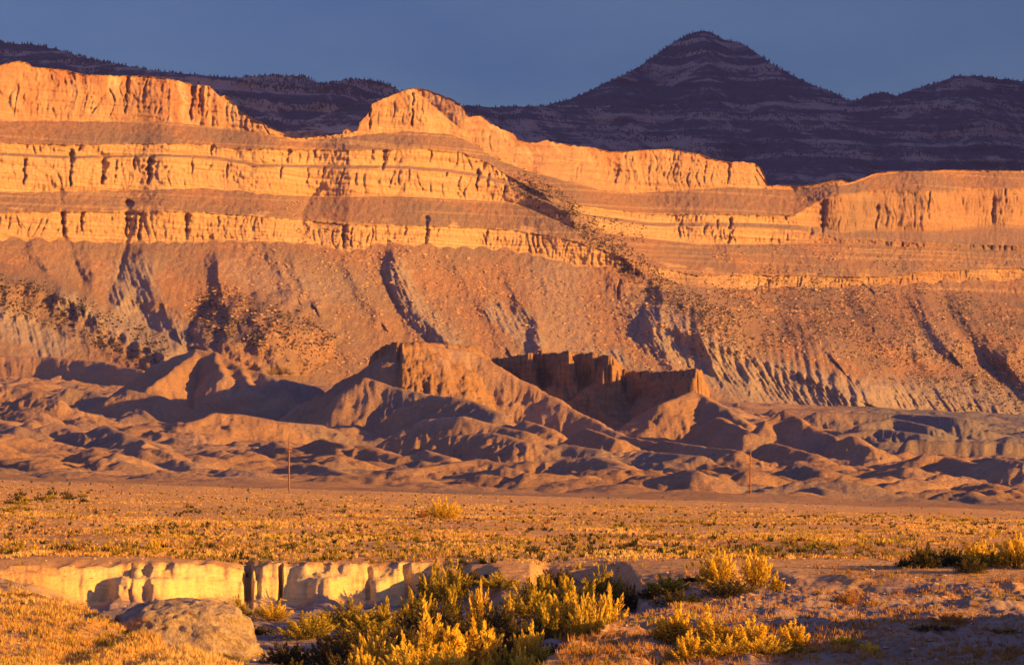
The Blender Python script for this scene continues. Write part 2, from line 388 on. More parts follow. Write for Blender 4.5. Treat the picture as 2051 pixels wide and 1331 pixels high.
def badlands(x, Y):
    z, _, _ = terrain(x, Y)
    px = CX + F * x / Y
    env = sstep(512, 590, Y + 16 * noise(x / 60, 0.0, 40)) * (1 - .5 * sstep(1700, 2100, Y))
    wx = x + 5 * fbm(x / 38, Y / 38, 41, 3); wy = Y + 7 * fbm(x / 38, Y / 38, 44, 3)
    bill = .85 * np.abs(noise(wx / 30, wy / 46, 47)) + .42 * np.abs(noise(wx / 14, wy / 20, 48)) + .10 * np.abs(noise(wx / 6, wy / 8, 50))
    flat = .35 + .65 * sstep(-.25, .35, noise(x / 75, Y / 110, 49))
    z = z + env * (7.0 * bill * flat - 1.0) + env * (.75 * np.abs(noise(wx / 5, wy / 7, 52)) * sstep(-.5, .4, noise(x / 30, Y / 30, 72)) + .16 * fbm(x / 2.4, Y / 3.4, 53, 3))
    cap = np.zeros_like(z)
    ny = Y[:, 0]
    # crest lines
    wx2 = x + 1.6 * fbm(x / 12, Y / 14, 51, 3) ; wy2 = Y + 2.2 * fbm(x / 12, Y / 14, 54, 3)
    rill = ridged(wx / 7.5, wy / 9, 57, 3)
    for pts, k, r in RIDGES:
        P = [W(*p) for p in pts]
        ys = [p[1] for p in P]; zs = [p[2] for p in P]
        reach = (max(zs) + 12) / k + 10
        i0, i1 = np.searchsorted(ny, [min(ys) - reach, max(ys) + reach])
        if i1 <= i0: continue
        xs = [p[0] for p in P]
        cm = (x[(i0 + i1) // 2] * 0 + 1 > 0)
        sx = x[i0:i1]; 
        lo = (sx.max(0) > min(xs) - reach) & (sx.min(0) < max(xs) + reach)
        if not lo.any(): continue
        j0 = lo.argmax(); j1 = len(lo) - lo[::-1].argmax()
        S = (slice(i0, i1), slice(j0, j1))
        d, par, side = pdist(wx2[S], wy2[S], P)
        zc = np.interp(par, range(len(zs)), zs)
        dd = np.sqrt(d * d + r * r) - r
        h = zc - k * dd * (1 + .0 * dd) + .25 * rill[S] * np.minimum(dd / 5, 1.6)
        h = h + 1.1 * noise(x[S] / 16, Y[S] / 16, 58) * sstep(1, 8, d) - (1.3 * np.abs(noise(wx[S] / 5.5, wy[S] / 9, 59)) + .5 * np.abs(noise(wx[S] / 2.5, wy[S] / 6, 60))) * sstep(.5, 5, d)
        z[S] = smax(z[S], h, 1.2)
    # the flat-topped butte
    P = [((p - CX) / F * yy, yy) for p, yy in BUTTE]
    i0, i1 = np.searchsorted(ny, [1040, 1720])
    sx = x[i0:i1]; lo = (sx.max(0) > -220) & (sx.min(0) < 220) if i1 > i0 else np.zeros(1, bool)
    if lo.any():
        j0 = lo.argmax(); j1 = len(lo) - lo[::-1].argmax(); S = (slice(i0, i1), slice(j0, j1))
        X, YY = x[S] + 1.5 * fbm(x[S] / 5, Y[S] / 7, 61, 4, .6), Y[S] + 3.2 * fbm(x[S] / 4.2, Y[S] / 9, 64, 4, .62)
        d, _, _ = pdist(X, YY, P + [P[0]])
        ins = np.zeros(X.shape, bool)
        for a in range(len(P)):
            (xa, ya), (xb, yb_) = P[a], P[(a + 1) % len(P)]
            c = ((ya > YY) != (yb_ > YY)) & (X < (xb - xa) * (YY - ya) / ((yb_ - ya) + 1e-9) + xa)
            ins ^= c
        sdv = np.where(ins, -d, d)
        top = seg(BTOP, px[S]) + .9 * fbm(x[S] / 5, Y[S] / 9, 67, 3) - .5
        ch = np.interp(px[S], [740, 790, 805, 950, 1020, 1100, 1250, 1330, 1380, 1420], [14, 14, 1.5, 1.5, 12, 15, 12, 10, 10, 11])
        h = top - ch * (.35 * sstep(-2.2, -1.2, sdv) + .65 * sstep(-.4, 1.9, sdv)) - .64 * np.maximum(sdv - .8, 0) * (1 - .0012 * np.maximum(sdv, 0))
        h = h - (1.1 * np.abs(noise((x[S] + .5 * Y[S]) / 6, Y[S] / 40, 68)) + .5 * np.abs(noise((x[S] + .5 * Y[S]) / 2.6, Y[S] / 26, 69))) * sstep(1, 9, sdv)
        z[S] = smax(z[S], h, 1.2)
        m = (1 - sstep(22, 60, sdv)) * (z[S] - h < .8)
        cap[S] = np.maximum(cap[S], m * np.where(px[S] < 1240, 1, .75))
    shale = sstep(1600, 1800, px + 40 * noise(x / 30, Y / 30, 70)) * sstep(1080, 1180, Y) * .9 + .5 * sstep(.1, .5, noise(wx / 70, wy / 60, 71))
    return z, cap, np.clip(shale, 0, 1) * (1 - cap)

def px_cols(step, lo=-180, hi=2230):
    core = np.arange(lo, hi + step, step)
    l = lo - np.cumsum(np.geomspace(step * 2, 700, 34)); r = core[-1] + np.cumsum(np.geomspace(step * 2, 700, 34))
    return np.concatenate([l[::-1], core, r])

def build_ground():
    Ys = np.concatenate([np.linspace(-60, 60, 26), np.linspace(61.5, 92, 100), np.arange(92.2, 146, .2),
                         146 + np.cumsum(np.geomspace(.25, 2.2, 330)), ])
    Ys = Ys[Ys < 502]
    Ys = np.append(Ys, 502.0)
    cols = px_cols(2.0)
    Yg = np.repeat(Ys[:, None], len(cols), 1)
    spread = np.maximum(Yg, 60)      # the sheet does not pinch to a point at the camera
    X = (cols[None, :] - CX) / F * spread
    z, bank, pale = terrain(X, Yg)
    V = np.stack([X, Yg, z], -1).reshape(-1, 3)
    me = np_mesh('ground', V, grid_faces(len(Ys), len(cols)), M_ground, {'bank': bank, 'pale': pale})
    tag(obj('ground', me), 'ochre desert flat with a dry wash cut through it in front of the hills', None, None, 'structure')

def build_badlands():
    Ys = 502 + np.concatenate([[0], np.cumsum(np.geomspace(1.0, 4.0, 770))])
    Ys = Ys[Ys < 2300]; Ys = np.append(Ys, np.linspace(2310, 2900, 20))
    cols = px_cols(2.1)
    Yg = np.repeat(Ys[:, None], len(cols), 1)
    X = (cols[None, :] - CX) / F * Yg
    z, cap, shale = badlands(X, Yg)
    # first row meets the plain exactly
    z0, _, _ = terrain(X[:1], Yg[:1]); z[0] = z0[0]
    z[Yg > 2300] -= 10
    V = np.stack([X, Yg, z], -1).reshape(-1, 3)
    me = np_mesh('badlands', V, grid_faces(len(Ys), len(cols)), M_bad, {'cap': cap, 'shale': shale})
    tag(obj('badlands', me), 'rounded clay hills and a flat topped butte below the cliffs', None, None, 'structure')

# ------------------------------------------------------------------ escarpment and mountains: strata sheets at true distance
class Sheet: pass

def strata_sheet(name, cols, lines, counts, slopes, y_base, relief, mat, attr_fn, back, label, kind='structure', ref=None):
    """lines: list bottom->top of py arrays; slopes: run per rise for each zone (bottom->top)"""
    rows = []; zone = []; frac = []
    for k in range(len(lines) - 1):
        n = counts[k]
        for j in range(n):
            t = j / n
            rows.append(lines[k] * (1 - t) + lines[k + 1] * t); zone.append(k); frac.append(t)
    rows.append(lines[-1]); zone.append(len(lines) - 2); frac.append(1.0)
    PY = np.array(rows); zone = np.array(zone); frac = np.array(frac)
    PX = np.repeat(cols[None, :], len(PY), 0)
    Y = np.zeros_like(PY); Y[0] = y_base
    for i in range(1, len(PY)):
        c = slopes[zone[i - 1]]
        c = c(frac[i - 1], cols) if callable(c) else c
        s = (HY - PY[i]) / F
        dpy = PY[i - 1] - PY[i]
        Y[i] = Y[i - 1] + c * Y[i - 1] * dpy / F / (1 - np.minimum(c * s, .8))
    if ref is not None:
        # the wall itself follows the smooth strata; the ragged lines only mark where rock and rubble meet
        pr, zr, fr_ = [], [], []
        for k in range(len(ref) - 1):
            n = 40 if k == 0 else 8
            for j in range(n):
                t = j / n; pr.append(ref[k] * (1 - t) + ref[k + 1] * t); zr.append(k); fr_.append(t)
        pr.append(ref[-1]); pr.append(ref[-1] - 14); zr += [len(ref) - 2] * 2; fr_ += [1.0, 1.0]
        pr = np.array(pr); Yr = np.zeros_like(pr); Yr[0] = y_base
        for i in range(1, len(pr)):
            c = slopes[zr[i - 1]]; c = c(fr_[i - 1], cols) if callable(c) else c
            Yr[i] = Yr[i - 1] + c * Yr[i - 1] * (pr[i - 1] - pr[i]) / F / (1 - np.minimum(c * (HY - pr[i]) / F, .8))
        for q in range(PY.shape[1]):
            Y[:, q] = np.interp(-PY[:, q], -pr[:, q], Yr[:, q])
    x0 = (PX - CX) / F * Y
    z0 = CAMZ + (HY - PY) / F * Y
    Zn = np.repeat(zone[:, None], len(cols), 1) + np.repeat(frac[:, None], len(cols), 1)
    Y2 = Y + relief(PX, PY, x0, z0, Zn)
    X = (PX - CX) / F * Y2; Z = CAMZ + (HY - PY) / F * Y2
    at = attr_fn(PX, PY, x0, z0, Zn)
    # back side of the ridge
    bx, by, bz = [], [], []
    for dy, dz in back:
        by.append(Y2[-1] + dy); bx.append(X[-1] * (Y2[-1] + dy) / Y2[-1]); bz.append(Z[-1] + dz)
    Xa = np.vstack([X] + [b[None] for b in bx]); Ya = np.vstack([Y2] + [b[None] for b in by]); Za = np.vstack([Z] + [b[None] for b in bz])
    at = {k: np.vstack([v] + [v[-1:]] * len(back)) for k, v in at.items()}
    V = np.stack([Xa, Ya, Za], -1).reshape(-1, 3)
    me = np_mesh(name, V, grid_faces(Xa.shape[0], Xa.shape[1]), mat, at)
    o = tag(obj(name, me), label, None, None, kind)
    s = Sheet(); s.PX, s.PY, s.X, s.Y, s.Z, s.o = PX, PY, X, Y2, Z, o
    return s

RIM = [(-400,120),(0,131),(12,127),(38,122),(55,126),(65,134),(130,140),(170,150),(255,152),(300,152),(360,162),(385,169),(390,179),(396,170),(418,171),(430,182),(440,194),(450,191),(465,203),(480,222),(500,235),(525,246),(545,257),(565,265),(577,275),(600,277),(640,273),(670,270),(685,267),(690,258),(700,257),(705,266),(716,262),(720,246),(735,231),(745,208),(775,195),(800,185),(820,177),(846,177),(870,185),(905,198),(928,213),(933,229),(945,234),(963,232),(985,248),(1000,257),(1030,268),(1038,281),(1060,286),(1075,286),(1092,281),(1120,287),(1160,293),(1190,296),(1225,304),(1260,303),(1300,300),(1340,298),(1370,304),(1400,308),(1425,318),(1460,325),(1490,324),(1512,328),(1526,340),(1534,356),(1537,371),(1560,371),(1600,372),(1640,368),(1668,361),(1690,361),(1703,366),(1730,356),(1755,347),(1800,342),(1850,343),(1900,340),(1950,341),(2051,342),(2500,335)]
T1 = [(-400,240),(0,242),(330,243),(400,250),(480,260),(530,268),(565,275),(577,281),(640,279),(700,274),(720,270),(800,264),(840,264),(900,268),(935,280),(970,305),(1010,325),(1050,340),(1080,348),(1150,366),(1200,379),(1260,387),(1350,381),(1450,375),(1530,377),(1540,378),(1600,379),(1640,375),(1700,371),(1755,352),(1800,346),(2051,346),(2500,340)]
T2 = [(-400,286),(0,286),(130,290),(250,288),(330,287),(420,290),(440,296),(560,300),(760,300),(850,298),(930,306),(980,328),(1020,352),(1060,375),(1110,396),(1150,410),(1300,430),(1500,430),(1590,432),(1618,415),(1640,402),(1680,390),(1750,380),(1850,383),(1950,378),(2051,376),(2500,372)]
T3 = [(-400,304),(0,305),(130,312),(330,308),(430,312),(520,328),(650,330),(800,331),(900,338),(960,348),(1010,362),(1060,385),(1110,408),(1150,425),(1300,445),(1500,445),(1600,450),(1640,452),(1680,466),(1750,458),(1850,463),(1950,452),(2051,450),(2500,450)]
T4 = [(-400,310),(0,311),(130,317),(330,313),(430,318),(520,334),(650,336),(800,337),(900,345),(960,355),(1010,369),(1060,391),(1110,413),(1150,429),(1300,452),(1500,454),(1600,460),(1680,478),(1800,484),(2051,492),(2500,490)]
T5 = [(-400,384),(0,385),(200,382),(330,378),(420,376),(520,388),(640,392),(800,390),(900,396),(960,399),(1010,402),(1060,414),(1110,438),(1150,457),(1300,475),(1400,487),(1600,486),(1680,487),(1800,492),(2051,502),(2500,500)]
T6 = [(-400,425),(0,425),(250,424),(400,424),(600,440),(700,450),(850,453),(960,455),(1060,465),(1150,482),(1250,516),(1300,535),(1400,552),(1500,550),(1620,552),(1700,555),(1800,552),(1850,542),(1950,540),(2051,535),(2500,535)]
T7 = [(-400,475),(0,478),(300,484),(450,480),(600,484),(700,500),(790,484),(850,492),(960,494),(1060,505),(1150,528),(1230,540),(1300,556),(1400,573),(1500,576),(1620,576),(1700,573),(1850,566),(1950,561),(2051,557),(2500,555)]
SPUR = [(925,262),(960,292),(1040,345),(1100,400),(1180,462),(1250,515),(1340,590),(1450,650)]
# arrises on the talus: points (px,py), left half-width, right half-width (px), how far the crest stands out (m)
ARR = [
 ([(-60,556),(60,575),(140,600),(200,640),(270,682),(335,716)], 70, 40, 60),
 
 ([(282,488),(292,540),(318,590),(345,650)], 42, 60, 30), ([(255,560),(240,620)], 25, 25, 14),
 ([(430,500),(440,560),(448,600)], 26, 60, 26), ([(60,480),(80,520),(130,590)], 25, 50, 16), ([(165,480),(190,560),(175,610)], 26, 40, 15),
 ([(575,500),(600,560),(622,600)], 16, 50, 14), ([(785,490),(800,560),(840,630),(905,690)], 30, 75, 34),
 ([(540,490),(560,540),(590,590)], 20, 40, 10), ([(1030,590),(1075,650),(1085,700)], 26, 50, 22), ([(1065,655),(1078,700)], 14, 20, 14),
 ([(1280,640),(1380,668),(1500,712),(1590,742),(1720,800)], 62, 110, 74), ([(1300,650),(1360,760)], 20, 30, 14), ([(1400,668),(1430,740)], 20, 24, 14), ([(1500,715),(1500,770)], 18, 28, 12),
 ([(1640,740),(1760,770),(1900,800),(2060,830)], 34, 60, 30), ([(1830,580),(1870,660),(1900,700)], 20, 60, 22), ([(1900,590),(1960,680),(2000,720)], 20, 60, 26),
 ([(2000,690),(2060,760),(2120,800)], 40, 80, 50), ([(1700,560),(1740,640)], 26, 50, 14), ([(1440,470),(1480,540)], 18, 30, 10),
 ([(1650,500),(1720,560)], 26, 60, 12), ([(1560,600),(1650,700)], 40, 90, 24), ([(680,510),(720,580),(760,640)], 16, 50, 10), ([(900,510),(960,600),(1010,690)], 18, 60, 12),
]
# dark clefts in the cliff bands: px, top, bottom, half-width, depth
CLEFT = [(50,318,372,5,9),(143,300,375,6,10),(207,312,372,11,12),(235,322,360,3,6),(270,312,342,5,8),(300,314,372,9,13),(385,318,350,3,7),(160,290,308,4,7),
 (425,288,312,5,7),(455,330,360,3,5),(578,298,330,6,9),(563,330,362,4,7),(617,336,372,3,6),(648,334,362,4,6),(632,300,325,3,5),(770,300,344,7,9),(745,300,325,4,5),
 (862,302,328,3,6),(785,340,372,4,6),(800,342,370,3,6),(957,338,385,5,8),(978,345,380,5,6),(895,345,372,3,5),(968,325,346,5,6),(1012,372,392,4,5),(128,425,480,5,9),(165,425,470,6,9),
 (255,400,482,9,12),(282,428,484,6,9),(375,428,482,8,10),(438,432,468,3,5),(690,452,500,6,9),(705,455,500,3,6),(812,455,478,4,6),(855,432,492,7,10),(975,460,490,3,5),(1078,470,505,3,5),
 (1463,436,492,7,9),(1412,446,470,5,7),(1362,446,480,4,6),(1625,455,480,5,7),(1437,440,466,4,6),(1758,410,465,5,7),(1862,385,440,3,6),(1990,395,450,6,8),(1650,400,470,8,9),(1540,560,592,4,6),(1515,552,590,4,6),
 (255,155,230,4,8),(385,170,243,5,10),(400,178,232,4,7),(415,172,240,4,6),(828,185,260,4,7),(742,215,262,4,7),(1460,328,372,4,7),(1232,330,372,6,5),(1535,560,590,3,5),(1240,560,600,4,6)]

def cliff_relief(PX, PY, x, z, Zn):
    # zones from the bottom: 0 talus, 1 band3, 2 slope, 3 band2, 4 ledge, 5 band1, 6 slope, 7 cap
    zi = np.floor(Zn).astype(int); fr = Zn - zi
    hard = np.isin(zi, (1, 3, 5, 7)).astype(float)
    edge = np.minimum(np.minimum(fr, 1 - fr) * 5, 1)
    right = sstep(1560, 1680, PX)
    cap_r = hard * (1 - ((zi == 7) & (PX > 1545)))
    R = 22 * fbm(x / 260, z * 0 + .5, 101, 2) + 8 * noise(x / 70, z / 300, 105)
    R = R * (1 - sstep(600, 760, PY) * .5)
    # promontory of the middle summit, saddle beside it
    R = R - 26 * np.exp(-((PX - 830) / 90.0) ** 2) * (1 - sstep(480, 640, PY)) + 28 * np.exp(-((PX - 625) / 60.0) ** 2) * (1 - sstep(400, 520, PY))
    R = R - 9 * np.exp(-((PX - 330) / 40.0) ** 2) * (1 - sstep(400, 470, PY))
    # right wall set back behind the spur
    d, par, side = pdist(PX, PY, SPUR)
    sgn = np.where(side > 0, d, -d)       # >0 : right / above the spur line
    R = R + 95 * sstep(-6, 130, sgn) * (1 - sstep(560, 700, PY))
    R = R - 16 * np.clip(1 - np.where(side > 0, d / 22, d / 70), 0, 1) * sstep(340, 400, PY) 
    R = R - 14 * sstep(1540, 1880, PX) * (1 - sstep(480, 640, PY))
    # gully between the two right walls
    R = R + 7 * np.exp(-((PX - (1615 + (PY - 400) * .45)) / 26.0) ** 2) * sstep(365, 400, PY) * (1 - sstep(470, 540, PY))
    # cliff joints
    wob = 6 * noise(x / 22, z / 24, 110)
    jn = np.abs(noise((x + wob) / 13, z / 190, 111)) + .5 * np.abs(noise((x + wob) / 4.6, z / 60, 113)) 
    jamp = .35 + 1.0 * sstep(-.3, .5, noise(x / 80, z / 90, 119))
    R = R + cap_r * edge ** .5 * (-2.6 * jn * jamp + 1.0 * noise(x / 2.2, z / 6, 115))
    R = R - cap_r * 1.6 * noise(x / 31, z / 160, 120)
    ck = 1 - sstep(.02, .16, np.abs(noise((x + wob) / 8, z / 46, 191)))
    R = R + hard * edge ** .5 * ck * 2.6 * sstep(-.1, .35, noise(x / 34, z / 26, 192))
    ck2 = 1 - sstep(.03, .2, np.abs(noise(x / 3.6, z / 17, 193)))
    R = R + hard * ck2 * 1.0 * sstep(-.1, .3, noise(x / 25, z / 18, 194))
    R = R - hard * 1.1 * fbm(x / 9, z / 5, 195, 3, .6)
    R = R - hard * 1.6 * noise(z / 3.6, x / 120, 117)          # thin beds standing out
    # cap of the left wall is broken into fins on its right
    fins = np.exp(-((PX - 400) / 75.0) ** 2) * (zi == 7)
    R = R - fins * 6 * np.abs(noise(x / 7, 0.5, 118))
    # talus : gullies that deepen downhill, running a little to the right
    tal = 1 - hard
    fall = (PY - 480) * .42
    lowr = sstep(470, 640, PY)
    g = ridged((x - fall * .55) / 46, z / 420, 121, 2)
    g2 = ridged((x - fall * .35 + 3 * noise(x / 20, z / 20, 126)) / 15, z / 160, 123, 2)
    R = R - tal * (g * (.25 + 4.0 * lowr) + g2 * (.12 + 1.3 * lowr)) * (.5 + .8 * sstep(-.4, .5, noise(x / 120, z / 150, 125)))
    R = R - tal * 1.5 * fbm(x / 6, z / 6, 127, 4, .62)
    R = R + 6.0 * (1 - tal) * 0
    R = R - tal * (zi != 4) * 2.5
    # arrises
    for pts, wl, wr, amp in ARR:
        amp = amp * .62
        d, par, side = pdist(PX + 4 * noise(PX / 30, PY / 22, 131), PY, pts)
        n = len(pts) - 1
        w = np.where(side > 0, wr, wl) * (1.0)
        t = np.clip(1 - d / w, 0, 1)
        amp_l = amp * np.interp(par, [0, .35, n], [.15, .8, 1])
        tt = t * (1 + .12 * noise(x / 6.5, par * 1.3, 133) + .0)
        R = R - amp_l * (tt ** 1.15)
    for bx_, by_, rx_, ry_, am_ in ((535, 668, 155, 86, 62), (290, 660, 85, 60, -20), (1690, 700, 130, 70, 14)):
        q = np.sqrt(((PX - bx_) / rx_) ** 2 + ((PY - by_) / ry_) ** 2) + .12 * noise(PX / 30, PY / 24, 158)
        R = R - am_ * np.clip(1 - q, 0, 1) ** .6
    # fluting of the grey shale
    fl = shale_mask(PX, PY)
    R = R - fl * (2.0 * ridged((x + (.35 + .3 * noise(x / 90, 0.5, 145)) * (z - 90) + 3 * noise(x / 30, z / 25, 146)) / 9, z / 70, 141, 3) + 1.5 * ridged((x + .5 * z) / 3.6, z / 60, 143, 1))
    # clefts
    for cx, t0, b0, hw, dep in CLEFT:
        cc = cx + 3.0 * noise(PY / 15, cx * 1.7, 151)
        fall_ = np.clip((PY - t0) / max(b0 - t0, 1), 0, 1)
        hw_ = hw * (1.15 - .75 * fall_) * np.clip(1 + .9 * noise(PY / 7, cx * .9, 153), .3, 2)
        m = np.clip(1 - np.abs(PX - cc + 3 * fall_) / hw_, 0, 1) ** .8 * np.clip(.8 + .7 * noise(PY / 11, cx * .5, 154), .2, 1) * sstep(t0 - 4, t0 + 3, PY) * (1 - sstep(b0 - 10, b0 + 2, PY))
        R = R + dep * m
    # the gully with boulders under the saddle
    d, par, side = pdist(PX, PY, [(640, 372), (620, 400), (605, 430), (610, 465)])
    R = R + 6 * np.clip(1 - d / (11 * (1 + .8 * noise(PX / 9, PY / 9, 159))), 0, 1)
    d, par, side = pdist(PX, PY, [(120, 380), (128, 470), (165, 560), (165, 625)])
    R = R + 5 * np.clip(1 - d / (9 * (1 + .6 * noise(PY / 14, 0.3, 155))), 0, 1) * np.clip(.6 + noise(PY / 20, 0.7, 156), 0, 1)
    d, par, side = pdist(PX, PY, [(270, 430), (250, 500), (235, 560)])
    R = R + 5 * np.clip(1 - d / (9 * (1 + .6 * noise(PY / 12, 1.3, 157))), 0, 1)
    # the ground swings a little nearer low down
    return R

FLUTE = [([(785,520),(810,590),(860,650),(900,690)], 34), ([(270,540),(260,640),(350,690)], 60), ([(1310,655),(1400,710),(1500,760),(1650,800)], 62), ([(1450,735),(1700,790),(1900,800),(2060,815)], 46),
         ([(0,640),(110,690)], 40), ([(1045,640),(1070,690)], 30), ([(990,620),(1030,660)], 24), ([(1150,720),(1230,720)], 30), ([(130,600),(200,640),(330,700)], 26)]
def shale_mask(PX, PY):
    m = np.zeros(PX.shape)
    for pts, w in FLUTE:
        d, _, _ = pdist(PX, PY, pts)
        m = np.maximum(m, 1 - sstep(w * .35, w * 1.15, d + 12 * noise(PX / 18, PY / 14, 144)))
    return m * sstep(500, 540, PY)

def cliff_attr(PX, PY, x, z, Zn):
    zi = np.floor(Zn).astype(int); fr = Zn - zi
    rock = np.isin(zi, (1, 3, 5)).astype(float)
    n1 = fbm(x / 30, z / 12, 161, 4)
    # bands fade into rubble in places on the right
    fade = sstep(1560, 1660, PX)
    rock = rock * np.where(zi == 1, 1 - .45 * sstep(1150, 1400, PX) * sstep(-.5, .4, n1), 1)
    rock = rock * np.where(zi == 3, 1 - fade, 1) * np.where((zi == 5), 1 - .55 * fade, 1)
    rock = np.maximum(rock, .75 * sstep(.25, .5, n1) * (zi == 2) * (fr < .25))
    rock = np.maximum(rock, (zi == 7) * (.75 - .4 * sstep(150, 300, PX) * (1 - sstep(480, 560, PX)) ) * (1 - fade) )
    dsp, _, _ = pdist(PX, PY, SPUR)
    rock = rock * (1 - sstep(350, 385, PY) * .9 * (1 - sstep(5, 26, dsp + 9 * noise(PX / 14, PY / 9, 168))))
    rock = rock * (1 - .55 * fade * sstep(-.3, .3, noise(x / 45, z / 22, 166))) * (1 - .22 * fade)
    cap = (zi == 7) * np.clip(.35 + .5 * sstep(.5, 1, fr) + .7 * noise(x / 40, z / 60, 163) + .35 * np.exp(-((PX - 380) / 110.0) ** 2), 0, 1)
    cap = cap * (1 - fade * .5)
    # thin outcrops on the brown slopes and right hand talus
    out = np.isin(zi, (2, 6)) * sstep(.15, .5, noise(x / 260, z / 3.2, 165)) * .5
    out2 = (zi == 0) * (PX > 1250) * (PY < 640) * sstep(.3, .55, noise(x / 160, z / 7, 167)) * .5
    rock = np.maximum(rock, np.maximum(out, out2))
    shale = np.maximum(shale_mask(PX, PY), (zi == 4) * .3)
    shale = np.maximum(shale, (zi == 0) * .55 * sstep(-.1, .6, noise(x / 90, z / 60, 169)) * sstep(470, 560, PY))
    return {'rock': np.clip(rock, 0, 1), 'cap': np.clip(cap, 0, 1), 'shale': np.clip(shale, 0, 1)}

def build_cliffs():
    cols = px_cols(1.8, -180, 2230)
    L = [seg(t, cols) for t in (RIM, T1, T2, T3, T4, T5, T6, T7)]
    ref = [v.copy() for v in L]
    for i in range(1, 8): ref[i] = np.maximum(ref[i], ref[i - 1] + .8)
    x1 = cols
    L[0] = L[0] + 1.6 * noise(x1 / 7, 0.1, 171) + 1.0 * noise(x1 / 2.9, 0.1, 172)
    for i in (1, 2, 6): L[i] = L[i] + 1.5 * noise(x1 / 26, i * 1.1, 173 + i) + 1.6 * fbm(x1 / 8, i * 1.3, 185 + i, 3)
    L[3] = L[3] + .7 * noise(x1 / 30, 4.1, 176); L[4] = L[4] + .7 * noise(x1 / 30, 4.1, 176)
    # talus cones climb into the foot of the bands
    L[7] = L[7] - 11 * np.abs(noise(x1 / 52, 0.2, 181)) * 1.6 + 5
    L[5] = L[5] - 9 * np.abs(noise(x1 / 46, 0.2, 182)) * (1 - sstep(500, 700, x1)) + 2
    for i in range(1, 8): L[i] = np.maximum(L[i], L[i - 1] + .8)
    base = seg([(-400, 880), (2400, 890)], cols)
    lines = [base] + L[::-1]
    yb = seg([(-1500, 1850), (-400, 1980), (0, 2050), (600, 2190), (1200, 2350), (2051, 2600), (2400, 2650)], cols)
    slopes = [lambda f, c: 2.3 - 1.0 * f + 0 * c, .22, 1.55, .18, 2.2, .2, lambda f, c: 1.6 + 0 * c, .28]
    counts = [190, 34, 26, 40, 4, 18, 24, 50]
    s = strata_sheet('cliffs', cols, lines, counts, slopes, yb, cliff_relief, M_cliff, cliff_attr,
                     [(3, .5), (25, -1), (120, -6), (400, -60), (700, -260)], 'long sunlit sandstone escarpment with pale bands above talus slopes', ref=[base] + ref[::-1])
    return s

SKY_M = [(-500,60),(0,83),(30,88),(60,88),(120,100),(180,118),(250,132),(310,142),(380,148),(420,153),(470,156),(520,152),(600,152),(620,157),(640,168),(665,166),(690,160),(720,158),(750,162),(780,170),(800,182),(860,196),(930,211),(980,215),(1050,213),(1090,212),(1130,202),(1165,190),(1195,175),(1230,158),(1270,140),(1290,128),(1320,105),(1350,85),(1380,69),(1400,62),(1412,62),(1425,66),(1450,80),(1475,83),(1495,92),(1520,110),(1545,128),(1575,143),(1600,158),(1640,175),(1680,190),(1700,203),(1720,200),(1745,188),(1770,185),(1795,192),(1815,183),(1850,173),(1880,165),(1910,153),(1950,152),(2000,158),(2051,163),(2500,150)]
def build_mountains():
    cols = px_cols(3.0, -240, 2290)
    sk = seg(SKY_M, cols) + 1.5 * noise(cols / 12, 0.4, 201)
    base = seg([(-500, 330), (900, 380), (1400, 440), (2500, 440)], cols)
    def rel(PX, PY, x, z, Zn):
        R = 260 * fbm(x / 900, z / 900, 205, 2) - 110 * ridged(x / 380, z / 1500, 207, 2) + 25 * fbm(x / 90, z / 90, 209, 4)
        R = R + 40 * np.abs(noise(z / 46, x / 700, 211)) * 1.2
        for cx in (1405, 1250, 1560):
            R = R - (160 if cx == 1405 else 70) * np.exp(-((PX - cx) / 60.0) ** 2)
        return R
    yb = seg([(-500, 5000), (700, 5300), (1000, 6100), (1400, 6300), (2500, 6100)], cols)
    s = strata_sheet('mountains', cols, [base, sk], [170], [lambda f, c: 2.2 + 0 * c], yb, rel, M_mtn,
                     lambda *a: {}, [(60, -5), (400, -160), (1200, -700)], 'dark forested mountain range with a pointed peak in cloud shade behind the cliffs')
    # nearer dark hill in the saddle
    cols2 = np.arange(380, 980, 3.0)
    t2 = seg([(380, 330), (520, 292), (575, 263), (620, 240), (690, 215), (740, 199), (800, 192), (860, 215), (980, 320)], cols2) + 1.2 * noise(cols2 / 9, .2, 221)
    b2 = np.full_like(cols2, 345.0); t2 = np.minimum(t2, 340)
    def rel2(PX, PY, x, z, Zn): return -25 * ridged(x / 120, z / 500, 223, 2) + 8 * fbm(x / 30, z / 30, 225, 3)
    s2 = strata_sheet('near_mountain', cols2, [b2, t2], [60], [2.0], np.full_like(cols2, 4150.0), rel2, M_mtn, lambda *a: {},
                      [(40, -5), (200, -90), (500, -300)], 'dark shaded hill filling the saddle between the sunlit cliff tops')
    return s, s2

# ------------------------------------------------------------------ build the setting
build_ground(); build_badlands()
S_cliff = build_cliffs()
S_mtn, S_near = build_mountains()

